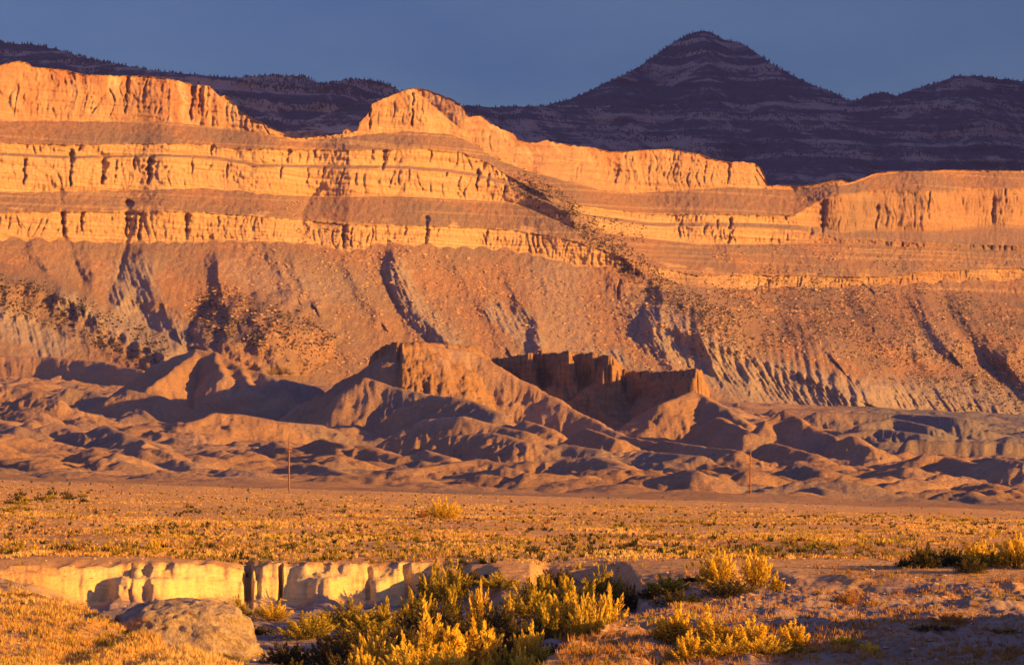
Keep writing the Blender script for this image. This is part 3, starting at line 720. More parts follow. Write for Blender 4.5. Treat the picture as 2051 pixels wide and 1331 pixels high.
def build_cloud():
    import bmesh
    rng = np.random.RandomState(3)
    bm = bmesh.new()
    # runs beside the sun's path to the cliffs; unseen, added to shade the mountains
    ct = math.cos(SUN_AZ) / math.sin(SUN_AZ)
    for i in range(26):
        for zz in (700, 1300, 1900, 2500):
            cx = 3000 + rng.uniform(0, 900); cy = 4520 - ct * cx + i * 300 + rng.uniform(0, 120)
            r = rng.uniform(600, 740)
            m = Matrix.Translation((cx, cy, zz)) @ Matrix.Diagonal((r * .8, r * .62, r * .9, 1))
            bmesh.ops.create_icosphere(bm, subdivisions=3, radius=1.0, matrix=m)
    me = bpy.data.meshes.new('shade_cloud'); bm.to_mesh(me); bm.free()
    co = np.zeros(len(me.vertices) * 3, np.float32); me.vertices.foreach_get('co', co); co = co.reshape(-1, 3)
    co[:, 0] += 90 * fbm(co[:, 1] / 260, co[:, 2] / 260, 301, 3); co[:, 1] += 60 * fbm(co[:, 0] / 260, co[:, 2] / 260, 303, 3)
    me.vertices.foreach_set('co', co.ravel())
    me.polygons.foreach_set('use_smooth', np.ones(len(me.polygons), bool))
    me.materials.append(M_cloud)
    tag(obj('shade_cloud', me), 'unseen grey cloud bank added to shade the mountains', None, None, 'stuff')
build_cloud()

# ------------------------------------------------------------------ plants, stones, poles
def gz(x, Y):
    z, _, _ = terrain(np.array([[x]], float), np.array([[Y]], float)); return float(z[0, 0])
def gz_arr(x, Y):
    z, b, p = terrain(x[None, :], Y[None, :]); return z[0], b[0], p[0]

def leaf_quads(c, d, l, w, rng, out=None):
    """leaf-sized quads at centres c along directions d"""
    n = len(c)
    d = d / np.linalg.norm(d, axis=1, keepdims=True)
    r = rng.normal(size=(n, 3))
    if out is not None: r = out * 1.6 + r * .75
    s = np.cross(d, r); s /= np.linalg.norm(s, axis=1, keepdims=True)
    l = l[:, None]; w = w[:, None]
    V = np.stack([c - d * l - s * w * .5, c - d * l * .2 + s * w - d * l * .1, c + d * l, c - d * l * .2 - s * w], 1)
    return V.reshape(-1, 3), np.arange(n * 4).reshape(n, 4)

def bush_meshes(name, mat, seed, nplume=26, per=95, spread=.55, body=500, leaf=.045, flat=0.0):
    rng = np.random.RandomState(seed)
    cs, ds, ls, ws, tn = [], [], [], [], []; outs = []
    stems = []
    for p in range(nplume):
        th = rng.uniform(0, 2 * math.pi); rr = spread * math.sqrt(rng.uniform(0, 1))
        h = (1.0 - .55 * (rr / spread) ** 1.6) * rng.uniform(.72, 1.05)
        base = np.array([.15 * rr * math.cos(th), .15 * rr * math.sin(th), 0.0])
        tip = np.array([rr * math.cos(th), rr * math.sin(th), h])
        midp = base * .4 + tip * .6 + np.array([0, 0, -.12 * rr / spread]) 
        t = rng.uniform(.30, 1.0, per)[:, None]
        ax = (1 - t) ** 2 * base + 2 * t * (1 - t) * midp + t ** 2 * tip
        tang = 2 * (1 - t) * (midp - base) + 2 * t * (tip - midp)
        wid = rng.uniform(.075, .12) * np.sin(np.clip((1.04 - t) / .78, 0, 1) * 1.9) ** 1.0
        off = rng.normal(size=(per, 3)); off /= np.linalg.norm(off, axis=1, keepdims=True)
        off *= rng.uniform(.1, 1, per)[:, None] ** .6 * wid
        outs.append(off / np.linalg.norm(off, axis=1, keepdims=True) + .5 * np.array([math.cos(th), math.sin(th), .3]))
        cs.append(ax + off); ds.append(tang * 1.0 + off * 5.0 + rng.normal(size=(per, 3)) * .18)
        ls.append(leaf * rng.uniform(.6, 1.3, per)); ws.append(leaf * .34 * rng.uniform(.7, 1.3, per))
        tn.append(np.clip(rng.uniform(-.15, .2) + .12 + .80 * t[:, 0] + rng.normal(size=per) * .12, 0, 1))  # lower leaves darkened, shade put into the tone; golden tips are bloom
        stems.append((base, midp, tip))
    if body:
        th = rng.uniform(0, 2 * math.pi, body); rr = spread * np.sqrt(rng.uniform(0, 1, body)) * .95
        z = rng.uniform(.04, .6, body) * (1 - .5 * (rr / spread) ** 2)
        cs.append(np.stack([rr * np.cos(th), rr * np.sin(th), z], 1)); outs.append(np.stack([np.cos(th), np.sin(th), z], 1)); ds.append(rng.normal(size=(body, 3)) + [0, 0, 1.2])
        ls.append(leaf * rng.uniform(.8, 1.5, body)); ws.append(leaf * .4 * rng.uniform(.7, 1.3, body)); tn.append(rng.uniform(0, .3, body))  # inner leaves toned dark to stand in for shade between plumes
    c = np.vstack(cs); V, Fq = leaf_quads(c, np.vstack(ds), np.concatenate(ls), np.concatenate(ws), rng, np.vstack(outs))
    V[:, 2] = np.maximum(V[:, 2], -.02)
    fol = np_mesh('foliage', V, Fq, mat, {'tone': np.repeat(np.concatenate(tn), 4)}, False)
    sv, sf = [], []
    for (b, m, tp) in stems:
        prev = None
        for k in range(6):
            t = k / 5 * .9; p = (1 - t) ** 2 * b + 2 * t * (1 - t) * m + t * t * tp; r = .011 * (1 - .75 * t)
            i0 = len(sv)
            for a in range(4): sv.append((p[0] + r * math.cos(a * 1.571), p[1] + r * math.sin(a * 1.571), p[2]))
            if prev is not None:
                for a in range(4): sf.append((prev + a, prev + (a + 1) % 4, i0 + (a + 1) % 4, i0 + a))
            prev = i0
    st = np_mesh('stems', np.array(sv), np.array(sf), M_stem)
    return fol, st

PROTO = {}
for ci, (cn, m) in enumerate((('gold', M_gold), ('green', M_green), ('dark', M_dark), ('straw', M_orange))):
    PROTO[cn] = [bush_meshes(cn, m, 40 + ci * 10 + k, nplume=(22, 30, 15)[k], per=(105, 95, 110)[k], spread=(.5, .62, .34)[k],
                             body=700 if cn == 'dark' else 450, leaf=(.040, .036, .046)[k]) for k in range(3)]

def place_bush(px, Y, hpx, wpx, kind, shape, label, name='desert_bush', cat='bush', group='bushes along the wash', rz=0, base_row=None):
    x = (px - CX) / F * Y
    z = gz(x, Y)
    r = bpy.data.objects.new(name, None); C.objects.link(r)
    h = hpx * Y / F; w = wpx * Y / F / (2.2 * (.5, .62, .34)[shape])
    r.location = (x, Y, z - .02); r.rotation_euler = (0, 0, rz); r.scale = (w, w, h)
    r.empty_display_size = .2
    tag(r, label, cat, group)
    f, s = PROTO[kind][shape]
    obj('foliage', f, r); obj('stems', s, r)
    return r

def top_bush(px, Y, top, wpx, kind, shape, label, **k):
    wpx = wpx * (1.08 if kind == 'gold' else 1.22)
    top = top - (2 if kind == 'gold' else -8 if kind == 'green' else (-14 if px < 1700 else 8))
    """height follows from the row the crown reaches in the photo"""
    x = (px - CX) / F * Y; row = HY + (CAMZ - gz(x, Y)) * F / Y
    return place_bush(px, Y, max(row - top, 12), wpx, kind, shape, label, rz=px * 1.7, **k)

BUSHES = [
 # px, distance, top row, width, colour, shape, label
 (755, 95, 1246, 137, 'gold', 1, 'golden bush at the bottom edge, left end of the bright front clump'),
 (862, 94, 1202, 145, 'gold', 2, 'tall pointed golden bush rising highest in the bright front clump'),
 (835, 92, 1256, 159, 'gold', 1, 'low golden bush at the foot of the tall pointed one'),
 (952, 95, 1234, 174, 'gold', 0, 'broad feathery golden bush right of the tall pointed one'),
 (905, 91, 1282, 120, 'gold', 1, 'low spreading golden bush in front of the broad feathery one'),
 (1018, 93, 1268, 70, 'green', 0, 'olive tinged bush between the broad feathery one and the round plume'),
 (1060, 95, 1241, 113, 'gold', 0, 'rounded golden plume bush standing alone at the right end of the front clump'),
 (985, 89, 1305, 70, 'gold', 2, 'small golden sprig at the very bottom edge below the front clump'),
 (1352, 84, 1204, 95, 'gold', 2, 'narrow golden bush leaning left, leftmost of the lower right clump'),
 (1428, 83, 1208, 95, 'gold', 2, 'narrow upright golden bush second from the left in the lower right clump'),
 (1500, 83, 1232, 145, 'gold', 0, 'widest golden bush in the middle of the lower right clump'),
 (1585, 84, 1238, 110, 'gold', 0, 'golden bush with spiky crown at the right end of the lower right clump'),
 (1395, 81, 1268, 100, 'dark', 1, 'dark bush low between the two narrow golden ones'),
 (1540, 81, 1285, 90, 'green', 1, 'olive bush low in front of the lower right clump'),
 (1690, 83, 1270, 89, 'gold', 0, 'small rounded golden bush at the bottom edge, left of a pair'),
 (1742, 82, 1282, 84, 'gold', 0, 'smaller rounded golden bush at the bottom edge, right of a pair'),
 (1140, 113, 1164, 145, 'gold', 0, 'bright golden bush in the middle of the wash'),
 (1215, 112, 1166, 116, 'gold', 0, 'bright orange gold bush at the right end of the mid wash clump'),
 (1090, 112, 1182, 60, 'green', 2, 'slim half shaded bush left of the bright mid wash bush'),
 (1145, 126, 1122, 120, 'green', 0, 'tall yellow green bush behind the bright mid wash bush'),
 (1085, 127, 1125, 60, 'green', 2, 'slim yellow green bush left of the tall one in the wash'),
 (1210, 130, 1120, 90, 'green', 1, 'spreading green bush against the far bank of the wash'),
 (1000, 128, 1132, 110, 'green', 1, 'broad green bush in the shaded part of the far wash'),
 (960, 118, 1156, 66, 'gold', 0, 'small bright yellow bush catching sun left of the wash centre'),
 (906, 118, 1150, 44, 'green', 2, 'small pointed bush left of the small bright yellow bush'),
 (1016, 115, 1184, 40, 'gold', 2, 'tiny golden sprig alone in the dark wash centre'),
 (866, 131, 1088, 70, 'green', 0, 'green bush topping the bank at the end of the pale wall'),
 (905, 128, 1108, 90, 'green', 1, 'dark green bush hanging over the dark end of the pale wall'),
 (838, 121, 1146, 90, 'green', 0, 'yellow green bush below the right end of the pale wall'),
 (700, 118, 1188, 130, 'green', 1, 'broad yellow green bush at the foot of the pale wall'),
 (775, 117, 1184, 90, 'green', 1, 'yellow green bush right of the broad one under the pale wall'),
 (640, 117, 1205, 80, 'green', 0, 'shaded green bush left of the broad one under the pale wall'),
 (545, 122, 1195, 90, 'gold', 1, 'low yellow bush under the dark cleft of the pale wall'),
 (475, 123, 1180, 76, 'green', 1, 'green bush behind the big crusted earth mound'),
 (1340, 122, 1130, 84, 'green', 0, 'green bush at the left of the tall upper right clump'),
 (1300, 122, 1152, 46, 'dark', 0, 'small dark bush left of the tall upper right clump'),
 (1390, 124, 1135, 70, 'dark', 0, 'dark bush in the gap of the tall upper right clump'),
 (1440, 121, 1097, 105, 'gold', 0, 'tall golden green bush in the middle of the upper right clump'),
 (1512, 122, 1094, 90, 'gold', 0, 'tall golden bush at the right of the upper right clump'),
 (1558, 120, 1140, 34, 'gold', 2, 'small golden shoot just right of the tall upper right clump'),
 (1812, 127, 1120, 44, 'dark', 0, 'low dark bush leftmost in the row by the right edge'),
 (1852, 125, 1090, 76, 'dark', 0, 'tall nearly black bush in the row by the right edge'),
 (1918, 126, 1106, 80, 'dark', 1, 'wide dark bush next to the nearly black one'),
 (1985, 125, 1082, 90, 'green', 0, 'olive gold bush in the row by the right edge'),
 (2035, 124, 1062, 90, 'gold', 0, 'tallest golden bush cut by the right edge of the view'),
 (1945, 122, 1118, 70, 'dark', 1, 'low dark bush in front of the row by the right edge'),
 (2110, 123, 1070, 100, 'gold', 1, 'golden bush just beyond the right edge row'),
 (888, 235, 990, 84, 'gold', 1, 'lone rounded golden bush out on the open flat'),
 (846, 240, 1002, 26, 'straw', 0, 'tiny rusty bush left of the lone golden bush on the flat'),
 (1262, 160, 1075, 42, 'dark', 1, 'small dark green bush on the flat above the wash'),
 (1900, 97, 1225, 110, 'straw', 1, 'rusty straw bush on the lit ground at lower right'),
 (1700, 108, 1180, 60, 'straw', 1, 'small rusty bush at the sunny edge of the lower right ground'),
 (1640, 93, 1262, 60, 'straw', 0, 'thin straw coloured bush between the two bottom clumps'),
 (2000, 88, 1290, 120, 'dark', 1, 'low dark olive bush in the lower right corner'),
 (1870, 86, 1285, 100, 'dark', 1, 'low olive bush left of the lower right corner'),
 (255, 96, 1282, 60, 'dark', 0, 'small olive bush on the grassy bank at lower left'),
 (40, 112, 1178, 90, 'straw', 1, 'rounded straw bush on the sunny bank at the left edge'),
 (150, 117, 1185, 60, 'straw', 0, 'small straw bush at the left end of the pale wall'),
 (575, 97, 1262, 120, 'dark', 1, 'dark shaded bush on the wash floor beside the earth mound'),
 (660, 96, 1250, 120, 'dark', 1, 'dark shaded bush left of the bright front clump'),
 (1130, 98, 1262, 120, 'dark', 1, 'dark shaded bush right of the bright front clump'),
 (1200, 103, 1238, 90, 'dark', 1, 'dark shaded bush below the mid wash clump'),
 (800, 106, 1225, 120, 'dark', 1, 'dark shaded bush behind the tall pointed golden one'),
 (930, 108, 1205, 130, 'dark', 1, 'wide dark bush in the shaded wash centre'),
 (1040, 106, 1215, 110, 'dark', 1, 'dark bush below the tiny golden sprig'),
]
BUSHES += [
 (610, 110, 1212, 130, 'green', 1, 'shaded green bush in the hollow right of the earth mound'),
 (505, 112, 1232, 110, 'dark', 1, 'dark brush at the right foot of the earth mound'),
 (700, 104, 1232, 130, 'dark', 1, 'dark brush in the deep shade left of the wash centre'),
 (735, 111, 1205, 120, 'green', 0, 'dull green bush in the second row behind the golden clump'),
 (860, 114, 1176, 130, 'dark', 1, 'wide dark bush under the small pointed bush'),
 (985, 112, 1178, 120, 'dark', 1, 'dark bush under the small bright yellow bush'),
 (1060, 121, 1142, 120, 'green', 1, 'dull green bush in the middle of the far wash'),
 (1170, 118, 1158, 110, 'dark', 1, 'dark bush just behind the bright mid wash bush'),
 (1260, 124, 1148, 90, 'dark', 1, 'dark bush at the right end of the far wash'),
 (1000, 97, 1246, 130, 'dark', 1, 'dark brush low behind the broad feathery golden bush'),
 (1095, 90, 1290, 110, 'dark', 1, 'dark brush at the bottom edge right of the front clump'),
 (690, 90, 1280, 120, 'dark', 1, 'dark brush at the bottom edge left of the front clump'),
 (580, 90, 1300, 110, 'dark', 0, 'dark brush at the bottom edge beside the earth mound'),
 (940, 133, 1120, 90, 'dark', 1, 'dark bush against the shaded bank beyond the pale wall'),
 (1115, 134, 1118, 90, 'dark', 1, 'dark bush against the shaded bank behind the tall yellow green bush'),
 (1460, 119, 1140, 120, 'dark', 1, 'dark skirt of brush under the upper right clump'),
 (1360, 118, 1158, 110, 'dark', 1, 'low dark brush in front of the upper right clump'),
]
BUSHES += [
 (1378, 78, 1258, 100, 'gold', 0, 'golden bush low at the bottom edge, left end of the lower right clump'),
 (1455, 78, 1266, 120, 'gold', 1, 'spreading golden bush at the bottom edge in the middle of the lower right clump'),
 (1535, 78, 1268, 120, 'gold', 1, 'golden bush at the bottom edge under the widest lower right one'),
 (1600, 79, 1278, 80, 'green', 0, 'yellow olive bush at the bottom edge, right end of the lower right clump'),
 (725, 88, 1292, 90, 'gold', 0, 'golden bush at the bottom edge under the left end of the front clump'),
 (805, 88, 1288, 100, 'gold', 1, 'golden bush at the bottom edge left of the tall pointed one'),
 (900, 87, 1292, 110, 'gold', 0, 'golden bush at the bottom edge right below the tall pointed one'),
 (1050, 89, 1294, 80, 'gold', 0, 'golden bush at the bottom edge under the rounded plume'),
 (1965, 126, 1078, 90, 'gold', 0, 'golden bush left of the tallest one in the row by the right edge'),
 (1885, 127, 1104, 90, 'dark', 0, 'dark bush between the nearly black one and the wide dark one'),
 (1180, 110, 1176, 110, 'gold', 1, 'bright golden bush filling the gap of the mid wash clump'),
]
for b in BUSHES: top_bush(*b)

# shrubs scattered on the flat, one by one
rng = np.random.RandomState(11)
def small_proto(mat, seed):
    return [bush_meshes('shrub', mat, seed, 9, 26, .6, 60, .10)[0], ]
SH = [small_proto(M_green, 91)[0], small_proto(M_dark, 92)[0], small_proto(M_orange, 93)[0], small_proto(M_gold, 94)[0]]
def shrub(x, Y, h, k, label, group):
    o = bpy.data.objects.new('low_shrub', SH[k]); C.objects.link(o)
    o.location = (x, Y, gz(x, Y) - .02); o.scale = (h * 1.1, h * 1.1, h * .8); o.rotation_euler = (0, 0, x * 7)
    pq = CX + F * x / Y
    col = ('olive', 'dark', 'rusty', 'golden')[k]
    side_ = ('at far left', 'left of centre', 'near the centre', 'right of centre', 'at far right')[int(np.clip(pq // 411, 0, 4))]
    dep_ = 'close to the wash' if Y < 175 else 'midway out' if Y < 290 else 'near the far edge'
    if Y < 125: dep_ = 'low in the view' if Y < 95 else 'nearer the wash'
    tag(o, label.format(c=col, s='taller' if h > .45 or (Y < 125 and h > .22) else 'small', p=side_, d=dep_), 'shrub', group)
rows = []
for (xa, xb, ya, yb_, n, h0, h1, ks) in ((30, 180, 300, 345, 16, .7, 1.3, (1, 0, 1)), (0, 60, 235, 300, 8, .6, 1.0, (0, 0, 1)), (20, 330, 139, 160, 24, .35, .7, (0, 3, 2)), (1180, 1380, 385, 400, 20, .5, .9, (0, 0, 3)),
                                 (1650, 1950, 305, 330, 22, .4, .8, (0, 0, 3)), (1500, 1640, 320, 330, 8, .4, .7, (1, 0, 2))):
    for i in range(n): rows.append((rng.uniform(xa, xb), rng.uniform(ya, yb_), rng.uniform(h0, h1), ks[rng.randint(3)]))
for px, Y, h, k in rows:
    shrub((px - CX) / F * Y, Y, h, k, '{s} {c} shrub in a row on the flat {p}, {d}', 'shrubs in rows on the desert flat')
for i in range(150):
    px = rng.uniform(-20, 2070); Y = 1 / rng.uniform(1 / 440, 1 / 142)
    shrub((px - CX) / F * Y, Y, rng.uniform(.25, .6), (0, 3, 2, 1, 0)[rng.randint(5)], '{s} {c} lone shrub on the desert flat {p}, {d}', 'shrubs scattered on the desert flat')

for i in range(70):
    px = rng.uniform(1300, 2080); Y = rng.uniform(72, 116)
    shrub((px - CX) / F * Y, Y, rng.uniform(.12, .34), (2, 3, 2, 0)[rng.randint(4)], '{s} {c} weed clump on the broken ground {p}, {d}', 'weed clumps at lower right')
for i in range(45):
    px = rng.uniform(-20, 330); Y = rng.uniform(74, 122)
    shrub((px - CX) / F * Y, Y, rng.uniform(.12, .34), (2, 3, 3, 0)[rng.randint(4)], '{s} {c} weed clump on the sunny bank {p}, {d}', 'weed clumps at lower left')

# dry grass and low scrub that nobody could count
def grass(name, n, y0, y1, lo, hi, h0, h1, nb, wmul, mat, label, seed, dens=None, inw=0.0):
    rng = np.random.RandomState(seed)
    px = rng.uniform(lo, hi, n); Y = 1 / rng.uniform(1 / y1, 1 / y0, n)
    x = (px - CX) / F * Y
    dn = fbm(x / 9, Y / 14, seed, 3)
    dn = dn + 1.2 * fbm(x / 26, Y / 60, seed + 9, 2)
    keep = rng.uniform(-.5, .45, n) < 1.3 * dn + .12
    z, b, p = gz_arr(x, Y)
    yb = seg(YB, px); yn = seg(YN, px)
    inwash = (Y < yb + .8) & (Y > yn + 1.0) & (px > 90) & ~((px > 870) & (Y > yb - 6))
    keep &= ~inwash | (rng.uniform(0, 1, n) < inw)
    x, Y, z = x[keep], Y[keep], z[keep]; m = len(x)
    h = rng.uniform(h0, h1, m) * np.clip(1 + .5 * fbm(x / 5, Y / 7, seed + 3, 2), .4, 1.8)
    V = []; T = []
    tone = np.clip(.5 + .5 * fbm(x / 11, Y / 16, seed + 5, 3) + rng.normal(size=m) * .15, 0, 1)
    bx = np.repeat(x, nb); by = np.repeat(Y, nb); bz = np.repeat(z, nb); bh = np.repeat(h, nb) * rng.uniform(.5, 1.1, m * nb)
    a = rng.uniform(0, 2 * math.pi, m * nb); lean = rng.uniform(.1, .75, m * nb) * bh
    rr = rng.uniform(0, .35, m * nb) * bh; a2 = rng.uniform(0, 2 * math.pi, m * nb)
    w = wmul * bh * rng.uniform(.6, 1.3, m * nb)
    cx = bx + rr * np.cos(a); cy = by + rr * np.sin(a)
    v0 = np.stack([cx - w * np.cos(a2), cy - w * np.sin(a2), bz - .03], 1)
    v1 = np.stack([cx + w * np.cos(a2), cy + w * np.sin(a2), bz - .03], 1)
    v2 = np.stack([cx + lean * np.cos(a), cy + lean * np.sin(a), bz + bh], 1)
    V = np.stack([v0, v1, v2], 1).reshape(-1, 3)
    me = np_mesh(name, V, np.arange(len(V)).reshape(-1, 3), mat, {'tone': np.repeat(np.clip(np.repeat(tone, nb) + rng.normal(size=m * nb) * .08, 0, 1), 3)}, False)
    tag(obj(name, me), label, None, None, 'stuff')

grass('dry_grass', 56000, 137, 506, -120, 2180, .08, .19, 7, .26, M_grass, 'dry straw coloured grass covering the desert flat', 501)
grass('desert_scrub', 9000, 137, 506, -120, 2180, .12, .26, 9, .26, M_green, 'low olive scrub mixed into the grass of the flat', 503)
grass('rusty_weeds', 12000, 134, 500, -120, 2180, .10, .22, 7, .24, M_orange, 'rusty brown weeds between the grass of the flat', 505)
grass('bank_grass', 17000, 70, 134, -120, 560, .07, .2, 9, .16, M_grass, 'golden bunch grass on the sunny bank at lower left', 507)
grass('off_bank_grass', 9000, 60, 125, 2180, 3600, .07, .22, 8, .16, M_grass, 'straw grass on the unseen shading bank beyond the right edge', 515)
grass('low_weeds', 11000, 68, 128, 1120, 2180, .06, .2, 8, .16, M_orange, 'rusty straw weeds on the broken ground at lower right', 509, inw=.4)
grass('dark_scrub', 3600, 139, 520, -120, 2180, .14, .3, 12, .3, M_dark, 'dark low brush speckling the desert flat', 513)
grass('sage_tufts', 4500, 70, 132, -120, 2180, .08, .26, 10, .12, M_green, 'small olive tufts on the ground around the wash', 511, inw=.3)

# stones lying about
def rubble(name, P, S, mat, label, seed):
    rng = np.random.RandomState(seed); n = len(P)
    oc = np.array([(1, 0, 0), (0, 1, 0), (-1, 0, 0), (0, -1, 0), (.3, .2, .8), (-.2, -.3, -.8), (.75, .7, .45), (-.7, .75, .4), (-.7, -.7, .5), (.7, -.75, .4)], float)
    T = np.array([(4, 9, 6), (4, 6, 7), (4, 7, 8), (4, 8, 9), (0, 6, 9), (1, 7, 6), (2, 8, 7), (3, 9, 8), (5, 1, 0), (5, 2, 1), (5, 3, 2), (5, 0, 3), (0, 1, 6), (1, 2, 7), (2, 3, 8), (3, 0, 9)])
    a = rng.uniform(0, 6.28, n); ca, sa = np.cos(a)[:, None], np.sin(a)[:, None]
    q = oc[None] * (1 + .3 * rng.normal(size=(n, 10, 1))) * np.stack([rng.uniform(.7, 1.3, n), rng.uniform(.7, 1.3, n), rng.uniform(.5, 1, n)], 1)[:, None]
    V = np.stack([q[..., 0] * ca - q[..., 1] * sa, q[..., 0] * sa + q[..., 1] * ca, q[..., 2]], -1) * S[:, None, None] + P[:, None]
    Fc = (T[None] + (np.arange(n) * 10)[:, None, None]).reshape(-1, 3)
    tag(obj(name, np_mesh(name, V.reshape(-1, 3), Fc, mat, None, False)), label, None, None, 'stuff')

rng = np.random.RandomState(21)
px = rng.uniform(-60, 2100, 2600); Y = 1 / rng.uniform(1 / 330, 1 / 80, 2600); x = (px - CX) / F * Y; z, _, _ = gz_arr(x, Y)
rubble('pebbles', np.stack([x, Y, z], 1), rng.uniform(.03, .11, 2600) , M_stone, 'pale stones strewn over the desert ground', 22)

def sheet_pick(S, regions, n, rng, ymin=None):
    """random points of a strata sheet inside pixel regions (polyline, half width, weight)"""
    m = np.zeros(S.PX.shape)
    for pts, w, k in regions:
        d, _, _ = pdist(S.PX, S.PY, pts); m = np.maximum(m, k * (1 - sstep(w * .45, w, d)))
    m *= np.clip(.6 + .7 * fbm(S.PX / 45, S.PY / 28, 601, 3), 0, 1.3)
    # weight by the area a cell covers in the photo
    dpy = np.abs(np.gradient(S.PY, axis=0)); dpx = np.abs(np.gradient(S.PX, axis=1))
    p = (m * dpy * dpx).ravel(); p[(S.PX.ravel() < -150) | (S.PX.ravel() > 2200)] = 0; p /= p.sum()
    idx = rng.choice(len(p), n, p=p)
    return np.stack([S.X.ravel()[idx], S.Y.ravel()[idx], S.Z.ravel()[idx]], 1) + np.concatenate([rng.uniform(-.5, .5, (n, 2)), np.zeros((n, 1))], 1)

rng = np.random.RandomState(31)
P = sheet_pick(S_cliff, [([(520, 520), (620, 640), (700, 700)], 60, .6), ([(700, 540), (900, 600), (1100, 650), (1300, 700)], 120, 1), ([(1350, 620), (1600, 650), (2051, 700)], 110, 1.2),
                         ([(420, 600), (520, 650), (660, 690)], 70, 1), ([(1000, 300), (1100, 380)], 30, .6), ([(1450, 500), (1900, 520)], 40, .6), ([(590, 420), (610, 470)], 25, 1.5)], 9500, rng)
rubble('talus_boulders', P, .35 + 1.5 * rng.uniform(0, 1, len(P)) ** 2.2, M_stone, 'pale boulders strewn down the talus slopes below the cliffs', 32)

# junipers: the ones that show largest as trees of their own, the rest as one scatter
def juniper_mesh(seed):
    rng = np.random.RandomState(seed); n = 80
    u = rng.normal(size=(n, 3)); u /= np.linalg.norm(u, axis=1, keepdims=True); r = rng.uniform(.45, 1, n)[:, None]
    c = u * r * [.5, .5, .42] + [0, 0, .52]
    V, Fq = leaf_quads(c, u + [0, 0, .6] + rng.normal(size=(n, 3)) * .5, np.full(n, .2), np.full(n, .13), rng)
    return V, Fq, np.repeat(rng.uniform(0, 1, n), 4)
JV = [juniper_mesh(s) for s in (701, 702, 703)]
JM = [np_mesh('juniper_tree', v, f, M_juniper, {'tone': t}, False) for v, f, t in JV]
rng = np.random.RandomState(41)
NJ = 11000
REG = [([(-40, 575), (120, 622), (300, 700)], 48, 1.3, 'on the dark spur at the left'), ([(430, 625), (520, 650), (630, 692)], 62, 1.3, 'on the rounded knoll left of the butte'),
       ([(1050, 372), (1110, 405), (1180, 460), (1250, 520), (1340, 590), (1450, 640)], 34, 2.6, 'down the slanting spur in the middle'),
       ([(1450, 645), (1600, 615), (1750, 650), (1950, 760), (2080, 790)], 95, 1.0, 'over the broken talus at the right'), ([(1150, 430), (1280, 470)], 22, .9, None), ([(1850, 610), (2080, 690)], 60, .8, None)]
PJ = sheet_pick(S_cliff, [r[:3] for r in REG], NJ, rng)
size = .7 + 1.3 * rng.uniform(0, 1, len(PJ)) ** 1.6 * np.where(rng.uniform(0, 1, len(PJ)) < .15, 1.3, 1)
order = np.argsort(-size / PJ[:, 1])
sc_px = CX + F * PJ[:, 0] / PJ[:, 1]; sc_py = HY - F * (PJ[:, 2] - CAMZ) / PJ[:, 1]
cnt = 0; used_i = []
for i in order:
    if cnt >= 290: break
    k = int(rng.randint(3))
    if sc_px[i] < 360: a = 'on the dark spur at the far left'
    elif sc_px[i] < 900: a = 'on the rounded knoll left of the butte'
    elif sc_py[i] < 600 and sc_px[i] < 1420: a = 'down the slanting middle spur of the cliffs'
    else: a = 'over the broken talus at the right'
    o = bpy.data.objects.new('juniper_tree', JM[k]); C.objects.link(o); s_ = size[i]
    o.location = tuple(PJ[i] - [0, 0, .2]); o.scale = (s_, s_, s_ * .95); o.rotation_euler = (0, 0, i * 1.3)
    if 'left of the butte' in a: v = ('left end', 'left half', 'right half', 'right end')[int(np.clip((sc_px[i] - 400) // 80, 0, 3))]; e = 620, 655
    elif 'far left' in a: v = ('left edge', 'left part', 'middle', 'lower tip')[int(np.clip(sc_px[i] // 85, 0, 3))]; e = 600, 640
    elif 'middle' in a: v = 'left half' if sc_px[i] < 1180 else 'right half'; e = 430, 520
    else: v = ('left end', 'left part', 'middle', 'right part', 'right edge')[int(np.clip((sc_px[i] - 1400) // 130, 0, 4))]; e = 640, 700
    w_ = 'upper' if sc_py[i] < e[0] else 'middle' if sc_py[i] < e[1] else 'lower'
    z_ = 'fairly large' if s_ > 1.75 else 'small'
    tag(o, z_ + ' dark juniper ' + a + ', ' + w_ + ' slope, ' + v, 'tree', 'junipers ' + a)
    used_i.append(i); cnt += 1
rest = np.array(sorted(set(range(len(PJ))) - set(used_i)))
vs_, fs_, ts_ = [], [], []; off = 0
for k in range(3):
    v, f, t = JV[k]; v = v[:104]; f = f[:26]; t = t[:104]
    ii = rest[k::3]; a = rng.uniform(0, 6.28, len(ii)); ca, sa = np.cos(a)[:, None], np.sin(a)[:, None]
    q = np.stack([v[None, :, 0] * ca - v[None, :, 1] * sa, v[None, :, 0] * sa + v[None, :, 1] * ca, np.repeat(v[None, :, 2], len(ii), 0)], -1) * size[ii][:, None, None] * 1.05 + PJ[ii][:, None]
    vs_.append(q.reshape(-1, 3)); fs_.append((f[None] + (np.arange(len(ii)) * 104)[:, None, None]).reshape(-1, 4) + off); off += len(ii) * 104; ts_.append(np.tile(t, len(ii)))
tag(obj('juniper_scatter', np_mesh('juniper_scatter', np.vstack(vs_), np.vstack(fs_), M_juniper, {'tone': np.concatenate(ts_)}, False)), 'countless small junipers and brush on the talus slopes', None, None, 'stuff')

